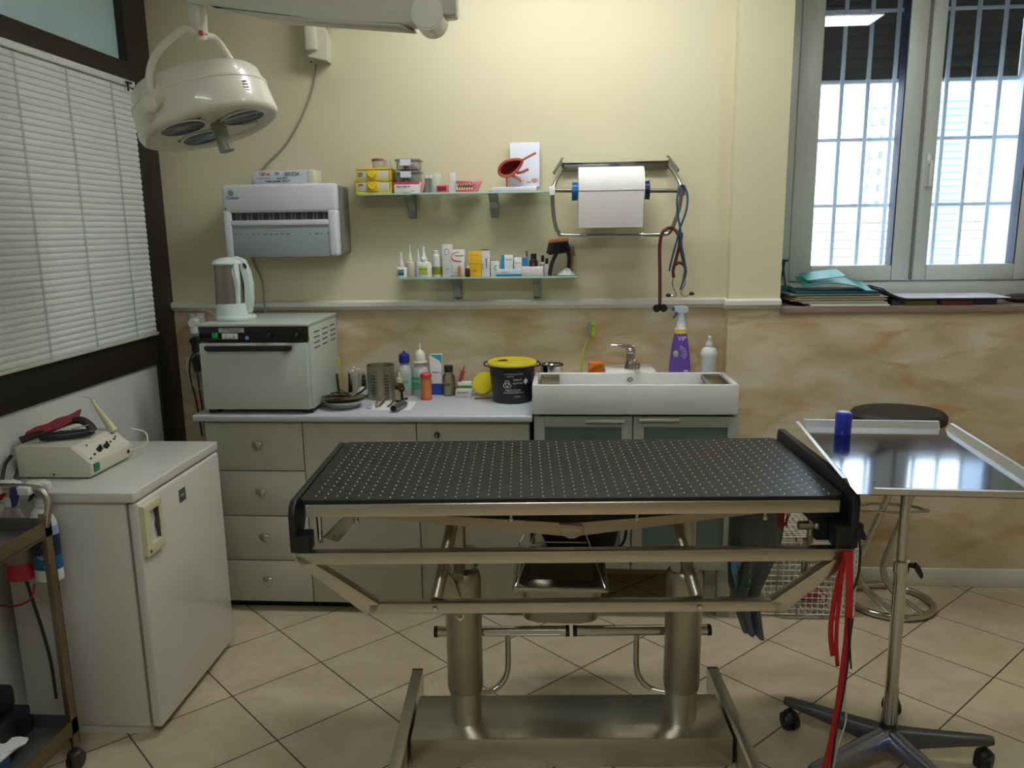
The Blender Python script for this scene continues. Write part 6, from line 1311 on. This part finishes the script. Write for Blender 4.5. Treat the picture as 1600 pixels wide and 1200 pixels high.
b = B(); b.bx(-1.79, -1.598, 1.60, 1.925, .136, .168, .002); solo('blue_folder', b, mat('petrol_blue_folder', (28, 74, 110), .5), (-1.69, 1.76, .136), 'petrol blue folder lying on the bottom shelf of the trolley', 'folder')
b = B(); b.prism([(-1.80, 1.60), (-1.62, 1.72), (-1.59, 1.995), (-1.62, 2.0), (-1.80, 1.96)], 'z', .169, .174); b.mi = 0; b.prism([(-1.62, 1.90), (-1.577, 1.965), (-1.583, 1.985), (-1.63, 1.955)], 'z', .1745, .1775); solo('paper_sheets', b, PAPER, (-1.69, 1.8, .169), 'white papers lying on the blue folder in the trolley', 'papers')

# ------------------------------------------------------------------ things on the window sill
zs = WZ0
random.seed(4)
zz = zs
for k, (x0, x1, h, c, lab) in enumerate(((1.075, 1.405, .010, (220, 216, 206), 'splayed white loose sheets at the bottom of the sill paper pile'), (1.03, 1.39, .012, (198, 194, 184), 'pale grey papers second from the bottom of the sill pile'), (1.00, 1.385, .020, (196, 188, 158), 'cream bundle of papers in the middle of the sill pile'), (.985, 1.36, .010, (120, 124, 124), 'grey edged folder just below the teal folder'))):
    b = B(); n_ = max(2, int(h/.003))
    for q in range(n_): dx = random.uniform(-.012, .012); b.bx(x0+dx, x1+dx, 3.50+random.uniform(-.008, .01)+(.0 if k else -.008), 3.74, zz+h*q/n_, zz+h*(q+1)/n_-.0004)
    solo('paper_stack', b, mat(('sheet_tone', 'grey_sheets', 'cream_sheets', 'grey_folder')[k], c, .8), (1.2, 3.6, zz), lab, 'papers', 'papers piled on the window sill'); zz += h
TE = mat('teal_folder', (12, 142, 132), .45, 0, (12, .08)); TD = mat('dark_teal_folder', (16, 78, 80), .5)
t = thing('teal_folder', (1.2, 3.62, zz), 'bright teal folder lying half open on the paper pile', 'folder')
b = B(); b.prism([(1.01, 3.52), (1.36, 3.51), (1.375, 3.72), (1.02, 3.74)], 'z', zz, zz+.012, .004); part('back_cover', b, TD, t)
b = B(); b.grid(lambda u, v: (1.045+.29*u+.015*v, 3.515+.20*v, zz+.014+.034*sin(pi*min(1, u*1.0+.12))**.6+.030*v), 20, 8, .004); part('front_cover', b, TE, t)
b = B(); b.grid(lambda u, v: (1.06+.165*u, 3.53+.13*v, zz+.058+.018*u+.024*v), 6, 4, .003); part('inner_flap', b, TE, t)
t = thing('open_magazine', (1.65, 3.63, zs), 'open magazine with a blank white page on the window sill', 'magazine')
b = B(); b.prism([(1.42, 3.515), (1.86, 3.515), (1.86, 3.74), (1.44, 3.75)], 'z', zs, zs+.026, .002); part('cover', b, mat('dark_magazine_cover', (48, 52, 66), .5, 0, (30, .4)), t)
b = B(); b.grid(lambda u, v: (1.375+.535*u+.02*v, 3.505+.235*v, zs+.0330+.046*(1-min(1, u/.22))**2), 24, 4, .003); part('page', b, mat('blank_white_page', (226, 228, 244), .6), t)
b = B(); b.grid(lambda u, v: (1.372+.50*u+.02*v, 3.503+.235*v, zs+.0275+.044*(1-min(1, u/.22))**2), 24, 4, .0035); part('dark_page', b, mat('navy_page', (40, 46, 70), .5), t)
for k, (xa_, c, lab) in enumerate(((1.47, (110, 120, 40), 'olive spined booklet under the open magazine'), (1.62, (140, 56, 40), 'brick red booklet under the open magazine'))):
    solo('booklet', B().bx(xa_, xa_+.13, 3.498, 3.515, zs, zs+.020), mat('booklet_%s' % ('olive', 'brick')[k], tuple(int(v*.6) for v in c), .6), (xa_, 3.5, zs), lab, 'booklet')
t = thing('dark_pouch', (1.99, 3.60, zs), 'dark violet brown oval case at the right end of the sill', 'case')
b = B(); b.ball((2.02, 3.62, zs+.020), .020, (4.4, 2.6, 1.0), 28); part('case', b, mat('dark_violet_brown', (48, 38, 46), .35), t)
t = thing('cardboard_box', (2.17, 3.74, zs), 'brown red box standing at the frame edge on the sill', 'box'); part('box', B().bx(2.128, 2.19, 3.70, 3.765, zs, zs+.145, .003), mat('brown_red_box', (120, 72, 60), .6), t)
t = thing('clip_tool', (1.0, 3.70, zs), 'dark teal clip tool standing in the sill corner', 'tool')
b = B(); b.tube([(.975, 3.69, zs+.03), (1.00, 3.70, zs+.14), (1.005, 3.70, zs+.19)], .005, 8); b.tube([(1.02, 3.70, zs+.04), (1.005, 3.70, zs+.13), (.995, 3.70, zs+.185)], .004, 8); b.bx(.985, 1.02, 3.69, 3.71, zs+.185, zs+.195, .002); b.bx(.965, 1.04, 3.67, 3.73, zs+.03, zs+.075, .006); b.bx(.97, 1.03, 3.68, 3.72, zs, zs+.03); part('tool', b, TD, t)
bpy.context.view_layer.update()
